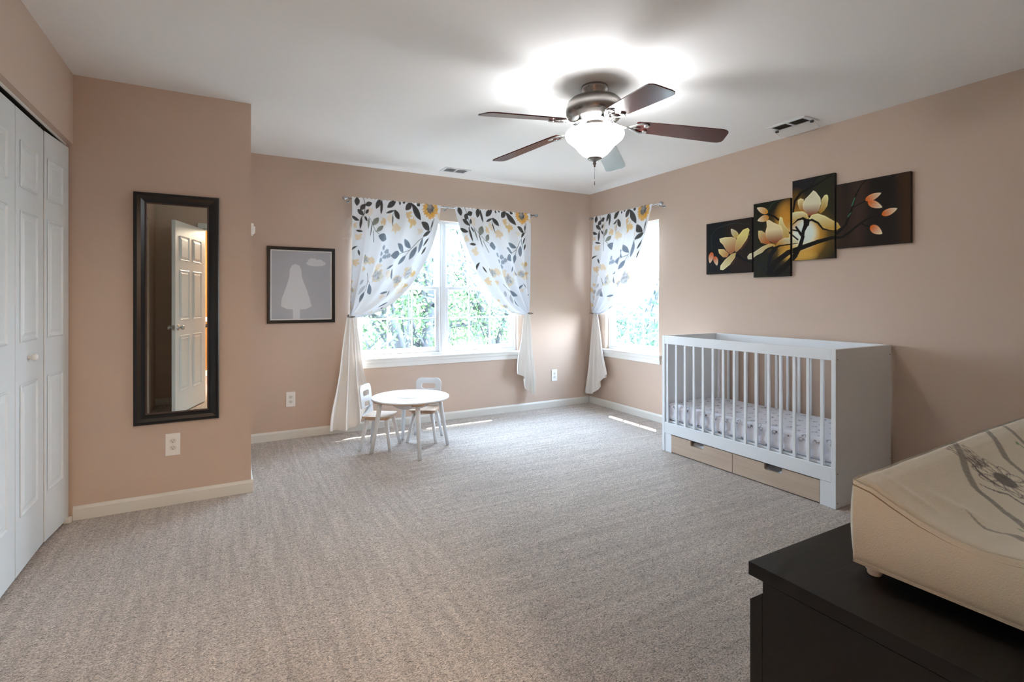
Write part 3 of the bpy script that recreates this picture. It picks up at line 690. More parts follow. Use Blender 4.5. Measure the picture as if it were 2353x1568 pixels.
for b, t, w in (((352, 1078), (288, 1205), 48), ((332, 1018), (292, 1088), 38)): kleaf(b, t, w, '#a9adb4', '#c6c9cc')
for pts, w in (([(725, 690), (840, 640), (920, 550), (985, 510), (1080, 450), (1112, 340)], .005), ([(365, 940), (372, 1030), (362, 1160)], .005), ([(370, 1020), (410, 1048)], .004), ([(285, 120), (300, 190), (290, 300), (262, 345)], .006), ([(340, 330), (395, 400), (430, 480), (465, 515)], .004),
               ([(410, 480), (415, 600)], .005), ([(640, 255), (625, 300)], .004), ([(810, 690), (840, 640)], .004)): kline(pts, w, '#4c4c4d', alpha=.85)
for q in ((540, 645), (580, 680), (520, 710), (565, 735), (525, 775), (602, 722)): kblob(q, 24, '#8b98aa', .85, .25, q[0])
kflower((490, 940), 62, 1); kflower((860, 850), 52, 2); kflower((745, 935), 38, 3); kflower((340, 800), 40, 4, '#6d7268'); kflower((160, 1180), 26, 5)
for k in range(12): a_ = 2*PI*k/12; kblob((1062+62*math.cos(a_), 245+66*math.sin(a_)), 30, '#e0a637', .85, .5, k)
kblob((1062, 238), 50, '#77736f', .95, .3, 1); kblob((1050, 225), 22, '#b4b0aa', .6, .4, 2); kblob((1085, 262), 20, '#3e3c3a', .6, .5, 3)

def bez(p, t):
    t = t[..., None]; return p[0]*(1-t)**3+3*p[1]*t*(1-t)**2+3*p[2]*t*t*(1-t)+p[3]*t**3
def curtain(name, ax, wall, outer, free, tie, P1f, P2f, hem, flip, label, seed, tailc, pull=.055):
    """ax 'x' on the back wall, 'y' on the right wall; 2D coords (along, z); flip: print's left edge is the free edge"""
    g = np.random.default_rng(seed)
    e = empty(name, (0, 0, 0), 0, label, 'curtain', 'floral curtain panels')
    nu, nv = 250, 330
    S, Tt = np.meshgrid(np.linspace(0, 1, nu), np.linspace(0, 1, nv), indexing='ij')     # S: 0 outer .. 1 free
    outer, free, tie, P1f, P2f = [np.array(q, float) for q in (outer, free, tie, P1f, P2f)]
    L = lambda a, b: a*(1-S[..., None])+b*S[..., None]
    sg = 1 if free[0] > outer[0] else -1
    w = abs(free[0]-outer[0])
    P0 = L(outer, free); P3 = L(tie+np.array([-sg*.012, 0.010]), tie+np.array([sg*.022, -.012]))
    P1 = L(outer*(1, 0)+(0, outer[1]-.35), P1f); P2 = L(tie+np.array([-sg*.012, .32]), P2f)
    Sq = S**1.25                                                     # most of the cloth hangs loose, gathered at the hook
    P2 = (tie+np.array([-sg*.012, .32]))*(1-Sq[..., None])+P2f*Sq[..., None]
    Q = bez([P0, P1, P2, P3], Tt)
    # folds
    ph = 2*PI*(5.2*S+.35*np.sin(3.1*S+seed))
    amp = .007+.024*np.sin(PI*np.clip(Tt*1.05, 0, 1))**1.0*(.35+.65*(1-S))+.010*np.clip((Tt-.55)/.45, 0, 1)
    dep = .0*S+amp*np.sin(ph+.8*Tt)+.0022*np.sin(2*PI*31*S+g.random()*6)*np.clip(1-Tt*9, 0, 1)
    # swag creases running into the hook
    dep += .019*np.sin(2*PI*(4.0*S**.8)+1.)*np.clip((Tt-.45)/.4, 0, 1)*(1-np.clip((Tt-.93)/.07, 0, 1)*.6)
    dep *= np.clip(Tt/.10, .12, 1)
    off = pull+.013*np.clip(Tt/.006, 0, 1)+.030*(1-Tt)+dep+.022*np.sin(PI*Tt)*S+.018*(S > .985)*0
    Q[..., 0] += .006*np.sin(ph*1.0+1.1)*np.sin(PI*np.clip(Tt, 0, 1))
    # rod pocket ruffle above the rod
    Q[..., 1] += .004*np.sin(2*PI*23*S)*np.clip(1-Tt*60, 0, 1)
    uprint = (1-S if flip else S)*.85
    col = K.sample(uprint, Tt*1.06*np.ones_like(S))
    hemz = np.clip((S-.965)/.008, 0, 1)[..., None]*.0
    iv = np.array(lin('#eef1f5'))
    fade = np.clip((Tt-.95)/.05, 0, 1)[..., None]; col = col*(1-fade)+iv*fade
    def world(Q, off):
        return np.stack([Q[..., 0], wall-off, Q[..., 1]], -1) if ax == 'x' else np.stack([wall-off, Q[..., 0], Q[..., 1]], -1)
    gridmesh('panel', world(Q, off), M['curtain'], e, col)
    # tail below the hook
    nu, nv = 150, 120
    S, Tt = np.meshgrid(np.linspace(0, 1, nu), np.linspace(0, 1, nv), indexing='ij')
    hs = np.array([h[0] for h in hem]); hx = np.interp(S, hs, [h[1] for h in hem]); hz = np.interp(S, hs, [h[2] for h in hem])
    top = np.stack([tie[0]+(S-.5)*.075*tailc, np.full(S.shape, tie[1]-.002)], -1)
    bot = np.stack([hx, hz], -1); q = (Tt**.9)[..., None]
    Q = top*(1-q)+bot*q
    Q[..., 0] += .012*np.sin(2*PI*1.3*Tt+seed)*Tt*(S-.5)*2
    ph = 2*PI*(3.3*S+.2*np.sin(4*S+seed)); off = pull-.006+Tt*.022+(.007+.022*Tt**.7)*np.sin(ph)+.006*np.sin(2.3*ph+1)*Tt
    Q[..., 0] += tailc*.008*np.cos(ph)*Tt
    tc_ = np.ones((*S.shape, 3))*np.array(lin('#eeeae5'))
    gridmesh('curtain_tail', world(Q, np.maximum(off, .016)), M['curtain'], e, tc_)
    return e
curtain('curtain', 'x', YB, (.953, 2.133), (1.80, 2.132), (.955, 1.055), (1.765, 1.70), (1.47, 1.075), [(0, .762, .045), (.3, .885, .030), (.6, .99, .05), (.8, 1.045, .11), (1, 1.105, .25)], False,
        'floral curtain left of the poster side, swept left with tail nearly to floor', 1, 1)
curtain('curtain', 'x', YB, (2.819, 2.133), (1.943, 2.132), (2.803, 1.062), (2.03, 1.75), (2.36, .955), [(0, 2.647, .426), (.35, 2.743, .382), (.5, 2.76, .355), (.55, 2.79, .240), (.8, 2.86, .19), (1, 2.893, .172)], True,
        'floral curtain swept right on the twin back window, its tail ending above baseboard', 2, 1)
curtain('curtain', 'y', XR, (4.608, 2.145), (3.69, 2.144), (4.632, 1.055), (3.765, 1.72), (4.10, .985), [(0, 4.782, .13), (.25, 4.70, .117), (.45, 4.62, .14), (.62, 4.545, .229), (.8, 4.484, .33), (1, 4.394, .39)], False,
        'floral curtain on the right wall window, gathered toward the room corner', 3, -1)
# flip the print for the panels whose left edge is the free edge is handled above; right-wall panel reads left to right from the corner
def rod(ax, wall, a, b, z, brackets, label):
    e = empty('curtain_rod', (0, 0, 0), 0, label, 'curtain rod', 'chrome curtain rods')
    pt = (lambda s, off, zz: (s, wall-off, zz)) if ax == 'x' else (lambda s, off, zz: (wall-off, s, zz))
    bm = B(); tube(bm, [pt(a, .085, z), pt(b, .085, z)], .0065, 14); obj('rod', bm, M['chrome'], e)
    for s, d in ((a, -1 if a < b else 1), (b, 1 if a < b else -1)):
        bm = B(); prof = [(0, .044), (.010, .042), (.0165, .034), (.019, .024), (.0165, .013), (.009, .006), (.011, .004), (.011, 0), (.0065, -.004)]
        m_ = Matrix.Translation(pt(s, .085, z)) @ (Matrix.Rotation(d*PI/2, 4, 'Y') if ax == 'x' else Matrix.Rotation(-d*PI/2, 4, 'X'))
        lathe(bm, prof, 24, m_); obj('finial', bm, M['chrome'], e)
    for s in brackets:
        bm = B(); tube(bm, [pt(s, 0, z-.018), pt(s, .06, z-.018), pt(s, .078, z-.013), pt(s, .085, z-.0075)], .0045, 10)
        lathe(bm, [(0, .006), (.012, .005), (.014, 0)], 18, Matrix.Translation(pt(s, 0.0, z-.018)) @ (Matrix.Rotation(PI/2, 4, 'X') if ax == 'x' else Matrix.Rotation(-PI/2, 4, 'Y')))
        obj('bracket', bm, M['chrome'], e)
    return e
rod('x', YB, .915, 2.880, 2.119, (.935, 1.872, 2.85), 'long chrome curtain rod with ball finials above the twin window')
rod('y', XR, 4.652, 3.605, 2.130, (4.635, 3.625), 'short chrome curtain rod with ball finials above the right window')
def holdback(ax, wall, s, z, d, label):
    e = empty('curtain_holdback', (0, 0, 0), 0, label, 'curtain hook', 'metal curtain holdbacks')
    pt = (lambda q, off, zz: (q, wall-off, zz)) if ax == 'x' else (lambda q, off, zz: (wall-off, q, zz))
    bm = B(); R_ = (Matrix.Rotation(PI/2, 4, 'X') if ax == 'x' else Matrix.Rotation(-PI/2, 4, 'Y'))
    lathe(bm, [(0, .008), (.014, .007), (.016, 0)], 20, Matrix.Translation(pt(s, 0, z)) @ R_); obj('wall_plate', bm, M['nickel'], e)
    bm = B(); tube(bm, [pt(s, .004, z), pt(s, .075, z-.003), pt(s+d*.004, .094, z-.006), pt(s+d*.014, .103, z-.006)], .0042, 10); obj('arm', bm, M['nickel'], e)
    bm = B(); tube(bm, [pt(s+.032*math.cos(t)*1., .100+.004*math.sin(t), z-.004+.006*math.sin(t)) for t in np.linspace(0, 2*PI, 18)], .0045, 8, cap=False); obj('hook_ring', bm, M['nickel'], e)
    return e
holdback('x', YB, .948, 1.056, 1, 'metal holdback pinning the leftmost curtain beside the framed poster')
holdback('x', YB, 2.820, 1.063, -1, 'metal holdback at right side of the twin back window')
holdback('y', XR, 4.645, 1.055, -1, 'metal holdback on the right wall close to the corner')

# ================================================================== CEILING FAN
FX, FY = 1.846, 2.356
fan = empty('ceiling_fan', (FX, FY, 0), 0, 'five-blade ceiling fan with mahogany blades, nickel motor and lit glass bowl', 'ceiling fan')
bm = B(); lathe(bm, [(0, H), (.077, H), (.080, H-.012), (.076, H-.020), (.068, H-.050), (.066, H-.060), (0, H-.060)], 48); obj('canopy', bm, M['nickel'], fan)
for k in range(3):
    a = 2*PI*k/3+3.6; bm = B(); lathe(bm, [(0, .005), (.004, .004), (.004, 0)], 10, Matrix.Translation((.075*math.cos(a), .075*math.sin(a), H-.018)) @ Matrix.Rotation(a, 4, 'Z') @ Matrix.Rotation(PI/2, 4, 'Y')); obj('screw', bm, M['nickel'], fan)
bm = B(); lathe(bm, [(0, 2.382), (.085, 2.382), (.100, 2.380), (.112, 2.374), (.118, 2.370), (.140, 2.362), (.156, 2.345), (.165, 2.322), (.167, 2.300), (.163, 2.280), (.153, 2.264), (.144, 2.258), (.140, 2.250), (.128, 2.243), (.095, 2.224), (.070, 2.218), (0, 2.218)], 72)
motor = obj('motor_housing', bm, M['nickel'], fan)
bm = B()
for k in range(30):
    a = 2*PI*k/30; t = bmesh.new(); box(t, (.092, -.0042, -.0008), (.126, .0042, .0008), .0006)
    merge(bm, t, Matrix.Rotation(a, 4, 'Z') @ Matrix.Translation((0, 0, 2.224+.0002)) @ Matrix.Translation((.095, 0, 0)) @ Matrix.Rotation(-math.atan2(.019, .033), 4, 'Y') @ Matrix.Translation((-.095, 0, -.0012)))
obj('vent_slots', bm, M['dark'], motor)
bm = B(); lathe(bm, [(0, 2.220), (.052, 2.220), (.052, 2.186), (.066, 2.182), (.070, 2.176), (0, 2.174)], 48); obj('switch_housing', bm, M['nickel'], fan)
bm = B(); tube(bm, [(.05*math.cos(t), .05*math.sin(t), 2.19) for t in np.linspace(0, 2*PI, 3)][:1]+[(0, 0, 2.17), (0, 0, 2.02)], .004, 8); obj('centre_rod', bm, M['nickel'], fan)
# glass bowl: lit alabaster
m, nt, b = newmat('lit_glass_bowl'); Lk = nt.links.new
tcn = nt.nodes.new('ShaderNodeTexCoord'); nn = nt.nodes.new('ShaderNodeTexNoise'); nn.inputs['Scale'].default_value = 9; nn.inputs['Distortion'].default_value = 2.2
mp = nt.nodes.new('ShaderNodeMapping'); mp.inputs['Scale'].default_value = (1, 1, 3.4); Lk(tcn.outputs['Object'], mp.inputs[0]); Lk(mp.outputs[0], nn.inputs['Vector'])
cr = nt.nodes.new('ShaderNodeValToRGB'); cr.color_ramp.elements[0].color = (.62, .62, .62, 1); cr.color_ramp.elements[1].color = (1, 1, 1, 1); cr.color_ramp.elements[0].position = .35; cr.color_ramp.elements[1].position = .6
Lk(nn.outputs['Fac'], cr.inputs[0]); Lk(cr.outputs[0], b.inputs['Emission Color']); b.inputs['Emission Strength'].default_value = 1.5
b.inputs['Base Color'].default_value = (.85, .85, .84, 1); b.inputs['Roughness'].default_value = .25
tp = nt.nodes.new('ShaderNodeBsdfTransparent'); mx = nt.nodes.new('ShaderNodeMixShader'); mx.inputs[0].default_value = .62
Lk(b.outputs[0], mx.inputs[1]); Lk(tp.outputs[0], mx.inputs[2]); Lk(mx.outputs[0], nt.nodes['Material Output'].inputs[0]); M['bowl'] = m
bm = B(); lathe(bm, [(.150, 2.181), (.160, 2.178), (.167, 2.168), (.168, 2.158), (.160, 2.140), (.140, 2.122), (.122, 2.108), (.105, 2.090), (.090, 2.070), (.072, 2.052), (.050, 2.038), (.028, 2.030), (.0, 2.028)], 72)
o = obj('glass_bowl', bm, M['bowl'], fan, label='frosted alabaster glass bowl, lit'); md = o.modifiers.new('s', 'SOLIDIFY'); md.thickness = .004; md.offset = 0
bm = B(); lathe(bm, [(0, 2.034), (.040, 2.030), (.043, 2.026), (.034, 2.019), (.020, 2.013), (.009, 2.008), (.008, 2.002), (.011, 1.998), (.0075, 1.992), (.005, 1.984), (.006, 1.978), (0, 1.974)], 32); obj('finial', bm, M['nickel'], fan)
bm = B(); tube(bm, [(0, 0, 1.978), (0, 0, 1.905)], .0011, 6); tube(bm, [(0, 0, 1.905), (0, 0, 1.872)], [.0016, .0026], 10); obj('pull_chain', bm, M['nickel'], fan)
angs = [math.radians(x) for x in (256, 328, 40, 112, 184)]
bl_out = []
for r_, hw in ((.235, .046), (.25, .054), (.30, .058), (.50, .066), (.70, .072), (.725, .070), (.742, .058), (.748, .040)): bl_out.append((r_, hw))
poly = [(r_, hw) for r_, hw in bl_out]+[(r_, -hw) for r_, hw in bl_out[::-1]]
bladeM = irons = None
for k, a in enumerate(angs):
    R_ = Matrix.Rotation(a, 4, 'Z') @ Matrix.Translation((.25, 0, 2.204)) @ Matrix.Rotation(math.radians(7.5), 4, 'Y') @ Matrix.Rotation(-math.radians(11), 4, 'X') @ Matrix.Translation((-.25, 0, 0))
    if bladeM is None:
        bm = B(); prism(bm, poly, -.003, .003, None, .0015); bl = obj('blade', bm, M['blade'], fan); bladeM = bl
        bm = B()
        # scrolled iron: neck, two arms curling round on the underside of the blade
        tube(bm, [(.085, 0, .012), (.12, 0, .004), (.16, 0, -.012), (.195, 0, -.012), (.22, 0, -.009)], [.012, .012, .013, .015, .013], 10, flat=.5)
        for s in (1, -1):
            cur = [(.20, s*.006, -.010), (.225, s*.020, -.009), (.240, s*.038, -.008), (.262, s*.047, -.008), (.290, s*.046, -.008), (.303, s*.034, -.009), (.298, s*.022, -.009), (.286, s*.021, -.009), (.281, s*.029, -.009)]
            tube(bm, cur, [.010, .009, .008, .0075, .007, .0065, .006, .0055, .006], 10, flat=.6)
            lathe(bm, [(0, .0065), (.008, .005), (.010, 0)], 16, Matrix.Translation((.288, s*.030, -.0065)) @ Matrix.Rotation(PI, 4, 'X'))
        tube(bm, [(.20, .004, -.010), (.235, 0, -.008), (.262, 0, -.008)], [.010, .007, .004], 10, flat=.6)
        ir = obj('blade_iron', bm, M['satin'], bl)
    else:
        bl = bladeM.copy(); C.objects.link(bl); ir2 = ir.copy(); C.objects.link(ir2); ir2.parent = bl
    bl.matrix_local = R_

# ================================================================== CRIB
ang = math.radians(.6)
crib = empty('crib', (3.047, 1.668, 0), ang, 'white slatted baby crib with two birch drawers beneath, against right wall', 'crib')
CL, CD, CH = 1.335, .632, .92
for y in (0, CL-.026):
    bm = B(); box(bm, (0, y, 0), (CD, y+.026, CH), .0015); o = obj('end_panel', bm, M['crib'], crib)
    for x, z in ((.018, .86), (.018, .20), (CD-.018, .86), (CD-.018, .20), (.018, .03)):
        for yy in (y-.0005, y+.0265):
            bm = B(); lathe(bm, [(0, .0006), (.0036, .0006), (.0036, -.0002)], 12, Matrix.Translation((x, yy, z)) @ Matrix.Rotation(PI/2 if yy < y+.01 else -PI/2, 4, 'X')); obj('bolt_hole', bm, M['dark'], o)
ys = [1.750, 1.833, 1.919, 2.007, 2.089, 2.176, 2.259, 2.345, 2.434, 2.521, 2.608, 2.692, 2.777, 2.863, 2.953]
for side in (0, 1):
    x0 = 0 if side == 0 else CD-.022
    bm = B(); box(bm, (x0, .026, .854), (x0+.022, CL-.026, .92), .003); obj('top_rail', bm, M['crib'], crib)
    bm = B(); box(bm, (x0, .026, .145), (x0+.022, CL-.026, .232), .003); obj('bottom_rail', bm, M['crib'], crib)
    for k, y in enumerate(ys):
        yl = y-1.668; bm = B(); box(bm, (x0+.004, yl-.0095, .230), (x0+.018, yl+.0095, .856), .002); obj('slat', bm, M['crib'], crib)
for y in (.028, CL-.092):
    bm = B(); box(bm, (.004, y, .0), (.020, y+.064, .144)); obj('foot_block', bm, M['crib'], crib)
bm = B(); box(bm, (.024, .028, .233), (CD-.024, CL-.028, .245)); obj('mattress_base', bm, M['crib'], crib)
# drawers
for k, (y0, y1, n0, n1) in enumerate(((.094, .686, .327, .449), (.691, 1.241, .932, 1.052))):
    out = [(y0, .008), (y1, .008), (y1, .139), (n1, .139)] + [(n1, .112)]
    nt_ = [(n1, .139), (n1, .113), (n1-.004, .105), (n1-.012, .102), (n0+.012, .102), (n0+.004, .105), (n0, .113), (n0, .139)]
    out = [(y0, .008), (y1, .008), (y1, .139)]+nt_+[(y0, .139)]
    bm = B(); Mx = Matrix(((0, 0, 1, 0), (1, 0, 0, 0), (0, 1, 0, 0), (0, 0, 0, 1)))
    t = B(); prism(t, out, .003, .021); merge(bm, t, Mx)
    d = obj('drawer', bm, M['birch'], crib, label='pale birch drawer front with notched pull')
    bm = B(); box(bm, (.022, y0+.01, .010), (.55, y1-.01, .018)); box(bm, (.022, y0+.01, .018), (.55, y0+.02, .10)); box(bm, (.022, y1-.02, .018), (.55, y1-.01, .10)); box(bm, (.54, y0+.02, .018), (.55, y1-.02, .10)); obj('drawer_box', bm, M['crib'], d)
    ee = empty('folded_bedding', Matrix.Translation(crib.location) @ Matrix.Rotation(ang, 4, 'Z') @ Vector((.03, (n0+n1)/2, .019)), ang,
               ('white bedding inside the left drawer under the crib' if k else 'white bedding inside the right drawer under the crib, nearer the camera'), 'bedding')
    nu, nv = 60, 60; U, V_ = np.meshgrid(np.linspace(0, 1, nu), np.linspace(0, 1, nv), indexing='ij'); g = np.random.default_rng(k)
    zz = .122*np.clip(np.sin(PI*U)*np.sin(PI*V_)*9, 0, 1)**.5*(.8+.25*np.sin(7*U+3*V_+k)*np.sin(9*V_-4*U)) 
    P = np.stack([-.004+U*.31, (V_-.5)*.34, np.maximum(zz, .0)], -1); o = gridmesh('cloth', P, M['linen'], ee)

# mattress with a printed fitted sheet
def rbox(lx, ly, lz, r, nx, ny, nz):
    """rounded box grid patches -> verts, faces (welded)"""
    t = bmesh.new()
    def face(o, u, v, nu, nv):
        g = [[t.verts.new(np.array(o)+np.array(u)*i/nu+np.array(v)*j/nv) for j in range(nv+1)] for i in range(nu+1)]
        for i in range(nu):
            for j in range(nv): t.faces.new((g[i][j], g[i+1][j], g[i+1][j+1], g[i][j+1]))
    face((0, 0, lz), (lx, 0, 0), (0, ly, 0), nx, ny); face((0, ly, 0), (lx, 0, 0), (0, -ly, 0), nx, ny)
    face((0, 0, 0), (lx, 0, 0), (0, 0, lz), nx, nz); face((lx, ly, 0), (-lx, 0, 0), (0, 0, lz), nx, nz)
    face((0, ly, 0), (0, -ly, 0), (0, 0, lz), ny, nz); face((lx, 0, 0), (0, ly, 0), (0, 0, lz), ny, nz)
    bmesh.ops.remove_doubles(t, verts=t.verts[:], dist=1e-5)
    for v in t.verts:
        c = Vector((min(max(v.co.x, r), lx-r), min(max(v.co.y, r), ly-r), min(max(v.co.z, r), lz-r))); d = v.co-c
        if d.length > 1e-9: v.co = c+d.normalized()*r
    return t
mat_e = empty('crib_mattress', Matrix.Translation(crib.location) @ Matrix.Rotation(ang, 4, 'Z') @ Vector((.027, .030, .246)), ang, 'crib mattress in white fitted sheet printed with small grey elephants', 'mattress')
lx, ly, lz = CD-.054, CL-.060, .137
t = rbox(lx, ly, lz, .028, 130, 270, 34)
t.verts.ensure_lookup_table(); co = np.array([v.co[:] for v in t.verts])
o = obj('fitted_sheet', t, M['sheet'], mat_e, True)
def sheet_art(w, h, seed):
    A_ = Art(0, 0, w, h, int(w/.0025), int(h/.0025), '#dfe1ea'); g = np.random.default_rng(seed)
    ny = int(h/.075); nx = int(w/.085)
    for j in range(ny+1):
        for i in range(nx+1):
            x = (i+.5*(j % 2))*w/nx+g.normal()*.004; y = (j+.3)*h/ny+g.normal()*.003; s = .020 if (i+j) % 3 else .024
            c = ('#74767f', '#9a9ca5', '#62636b')[(i*2+j) % 3]; f = 1 if (i+j) % 2 else -1
            if (i+2*j) % 4 == 3: A_.ell((x, y), .0055, .0055, c); continue
            A_.ring((x, y), s*.62, s*.5, .0032, c, n=14); A_.ell((x+f*s*.75, y-s*.15), s*.34, s*.36, c); A_.line([(x+f*s*1.05, y), (x+f*s*1.2, y+s*.5)], .003, c)
            A_.line([(x-s*.35, y+s*.3), (x-s*.35, y+s*.8)], .0035, c); A_.line([(x+s*.3, y+s*.3), (x+s*.3, y+s*.8)], .0035, c)
    return A_
At = sheet_art(lx, ly, 1); As = sheet_art(ly, .2, 2)
col = np.where(((co[:, 2] > lz-.02))[:, None], At.sample(co[:, 0], co[:, 1]), As.sample(co[:, 1] % ly, np.clip(lz-co[:, 2], 0, .2)))
setcol(o.data, col)
ve = np.zeros(len(co)*3); o.data.vertices.foreach_get('co', ve); ve = ve.reshape(-1, 3)
sd = (co[:, 2] < lz-.03)
ve[:, 0] -= np.where(sd & (co[:, 0] < .02), .003*np.sin(co[:, 1]*55)*np.sin(co[:, 2]*70+co[:, 1]*18)+.003*np.clip(1-co[:, 2]/.05, 0, 1), 0); o.data.vertices.foreach_set('co', ve.ravel())

# ================================================================== TABLE AND CHAIRS
tb = empty('play_table', (1.270, 3.995, 0), math.radians(-5), 'small round white children table with wooden rim and hanging net', 'table')
bm = B(); lathe(bm, [(0, .430), (.118, .430), (.1185, .4285), (.1200, .4285), (.1205, .430), (.303, .430), (.3075, .428), (.3085, .4255), (.3085, .419), (0, .419)], 96); obj('tabletop', bm, M['crib'], tb)
bm = B(); lathe(bm, [(0, .4190), (.3078, .4190), (.3070, .4135), (.3040, .4125), (0, .4125)], 96); obj('tabletop_rim', bm, M['seatw'], tb, label='natural wood underside rim')
for k in (0, 1):
    bm = B(); a = k*PI+2.6; t = B(); prism(t, rrect(-.011, -.006, .011, .006, .0055, 5), .4301, .4306); merge(bm, t, Matrix.Translation((.088*math.cos(a), .088*math.sin(a), 0)) @ Matrix.Rotation(.2, 4, 'Z'))
    obj('finger_hole', bm, M['dark'], tb)
for k in range(4):
    a = math.radians(k*90-90); R_ = Matrix.Rotation(a, 4, 'Z')
    bm = B(); t = B(); prism(t, rrect(.185, -.05, .290, .05, .028, 6), .398, .4125, None, .002); merge(bm, t, R_); bk = obj('corner_block', bm, M['seatw'], tb)
    bm = B(); t = B(); tube(t, [(.242, 0, .399), (.250, 0, .33), (.310, 0, .0)], [.0185, .0185, .0135], 20); merge(bm, t, R_); obj('leg', bm, M['crib'], tb)
nu, nv = 64, 20; U, V_ = np.meshgrid(np.linspace(0, 2*PI, nu), np.linspace(0, 1, nv), indexing='ij')
rr = .165*np.sqrt(np.clip(1-V_**2.2, 0, 1))*(1+.03*np.sin(7*U)*V_); P = np.stack([rr*np.cos(U)+.02*V_, rr*np.sin(U), .411-.085*V_-.012*np.sin(2*U+1)*np.sin(PI*V_)], -1)
gridmesh('storage_net', P, M['nett'], tb, np.ones((nu, nv, 3))*.72)
def play_chair(name, label):
    e = empty(name, (0, 0, 0), 0, label, 'chair', 'small white play chairs')      # local +x is the front
    bm = B(); seat = [(x, y) for x, y in rrect(-.118, -.114, .112, .114, .024, 6)]
    prism(bm, seat, .259, .271, None, .002); obj('seat', bm, M['seatw'], e, label='natural wood seat')
    bm = B(); prism(bm, rrect(-.100, -.100, .098, .100, .03, 6), .242, .259, None, .002); obj('seat_block', bm, M['seatw'], e)
    for sx in (1, -1):
        for sy in (1, -1):
            bm = B(); tube(bm, [(sx*.078, sy*.076, .243), (sx*.125, sy*.122, 0)], [.0165, .0125], 18); obj('leg', bm, M['crib'], e)
    # backrest plate: local (u across, v up)
    out = []
    for u, v in rrect(-.112, 0, .112, .245, .045, 8): out.append((u*(1 if v > .1 else .97), v))
    out = [(-.108, 0), (.108, 0)]+[p for p in rrect(-.112, .02, .112, .245, .045, 8) if p[1] > .06]
    holes = [rrect(-.062, .150, .062, .197, .018, 5), rrect(-.050, .060, .050, .108, .014, 5)]
    bm = B(); holed_prism(bm, out, holes, 0, .013, Matrix.Translation((-.100, 0, .268)) @ Matrix.Rotation(math.radians(-7), 4, 'Y') @ Matrix(((0, 0, -1, 0), (1, 0, 0, 0), (0, 1, 0, 0), (0, 0, 0, 1))))
    obj('backrest', bm, M['crib'], e)
    return e
ch = play_chair('play_chair', 'little white chair left of the round table, backrest toward the curtain'); ch.location = (1.072, 4.176, 0); ch.rotation_euler.z = math.radians(-35)
c2 = copy_tree(ch); c2['label'] = 'little white chair behind the round table, tucked in from the window side'; c2.location = (1.474, 4.230, 0); c2.rotation_euler.z = math.radians(-123)

# ================================================================== DRESSER AND CHANGING PAD
dr = empty('dresser', (.847, .140, 0), 0, 'dark espresso dresser at the lower right holding the changing pad', 'dresser')
DW = 1.60
bm = B(); box(bm, (0, 0, .6955), (DW, .481, .720), .0008); obj('dresser_top', bm, M['espresso'], dr)
bm = B(); box(bm, (0, 0.0, 0), (.020, .452, .695), .0008); box(bm, (DW-.02, 0.0, 0), (DW, .452, .695), .0008); box(bm, (.02, 0.0, .03), (DW-.02, .01, .694)); box(bm, (.02, .36, .0), (DW-.02, .43, .06)); box(bm, (DW/2-.01, .01, .06), (DW/2+.01, .44, .694)); obj('carcass', bm, M['espresso'], dr)
for i in range(2):
    for j in range(3):
        x0 = .001+i*(DW/2); x1 = x0+DW/2-.003; z0 = .030+j*.2155; z1 = z0+.212
        bm = B(); prof = [(.4535, z0), (.478, z0), (.478, z1-.022), (.4535, z1)]
        t = bmesh.new(); a_ = [t.verts.new((x0, y, z)) for y, z in prof]; b_ = [t.verts.new((x1, y, z)) for y, z in prof]
        t.faces.new(a_); t.faces.new(b_[::-1]); [t.faces.new((a_[k], a_[(k+1) % 4], b_[(k+1) % 4], b_[k])) for k in range(4)]
        merge(bm, t); obj('drawer', bm, M['espresso'], dr)

pad_rz = math.radians(1.5)
pad = empty('changing_pad', (.982, .508, .720), pad_rz, 'cream plush contoured changing pad with grey wave print on the dresser', 'changing pad')
# local: x along the pad (+X), y from the window side (0) towards the entrance wall (-W)
PW, PL = .355, .86
t = rbox(PL, PW, 1.0, .0001, 210, 150, 40)
co = np.array([v.co[:] for v in t.verts])
def topz(x, y):                              # y measured from the window-side edge
    prof = np.interp(y, [0, .03, .06, .10, .14, .18, .22, .26, .30, .33, PW], [.170, .163, .148, .131, .121, .117, .121, .131, .148, .163, .170])
    prof = prof+.010*np.clip(x/.6, 0, 1)*np.exp(-((y)/.05)**2)
    wr = .0035*np.exp(-((x-.06-.1*y)/.012)**2)*np.exp(-((y-.06)/.04)**2)+.006*np.exp(-((x-.10-.25*y)/.018)**2)*np.exp(-((y-.11)/.035)**2)+.005*np.exp(-((y-.165-.25*(x-.05))/.012)**2)*np.exp(-((x-.12)/.06)**2)
    wr = wr+.0015*np.sin(40*x+22*y)*np.exp(-x/.2)
    return prof-.014*np.clip(x/.12, 0, 1)**.8*np.exp(-((y-.18)/.09)**2)+wr
X = co[:, 0]; Yd = PW-co[:, 1]; q = co[:, 2]
tz = topz(X, Yd); r = .014
z = .017+(tz-.017)*q
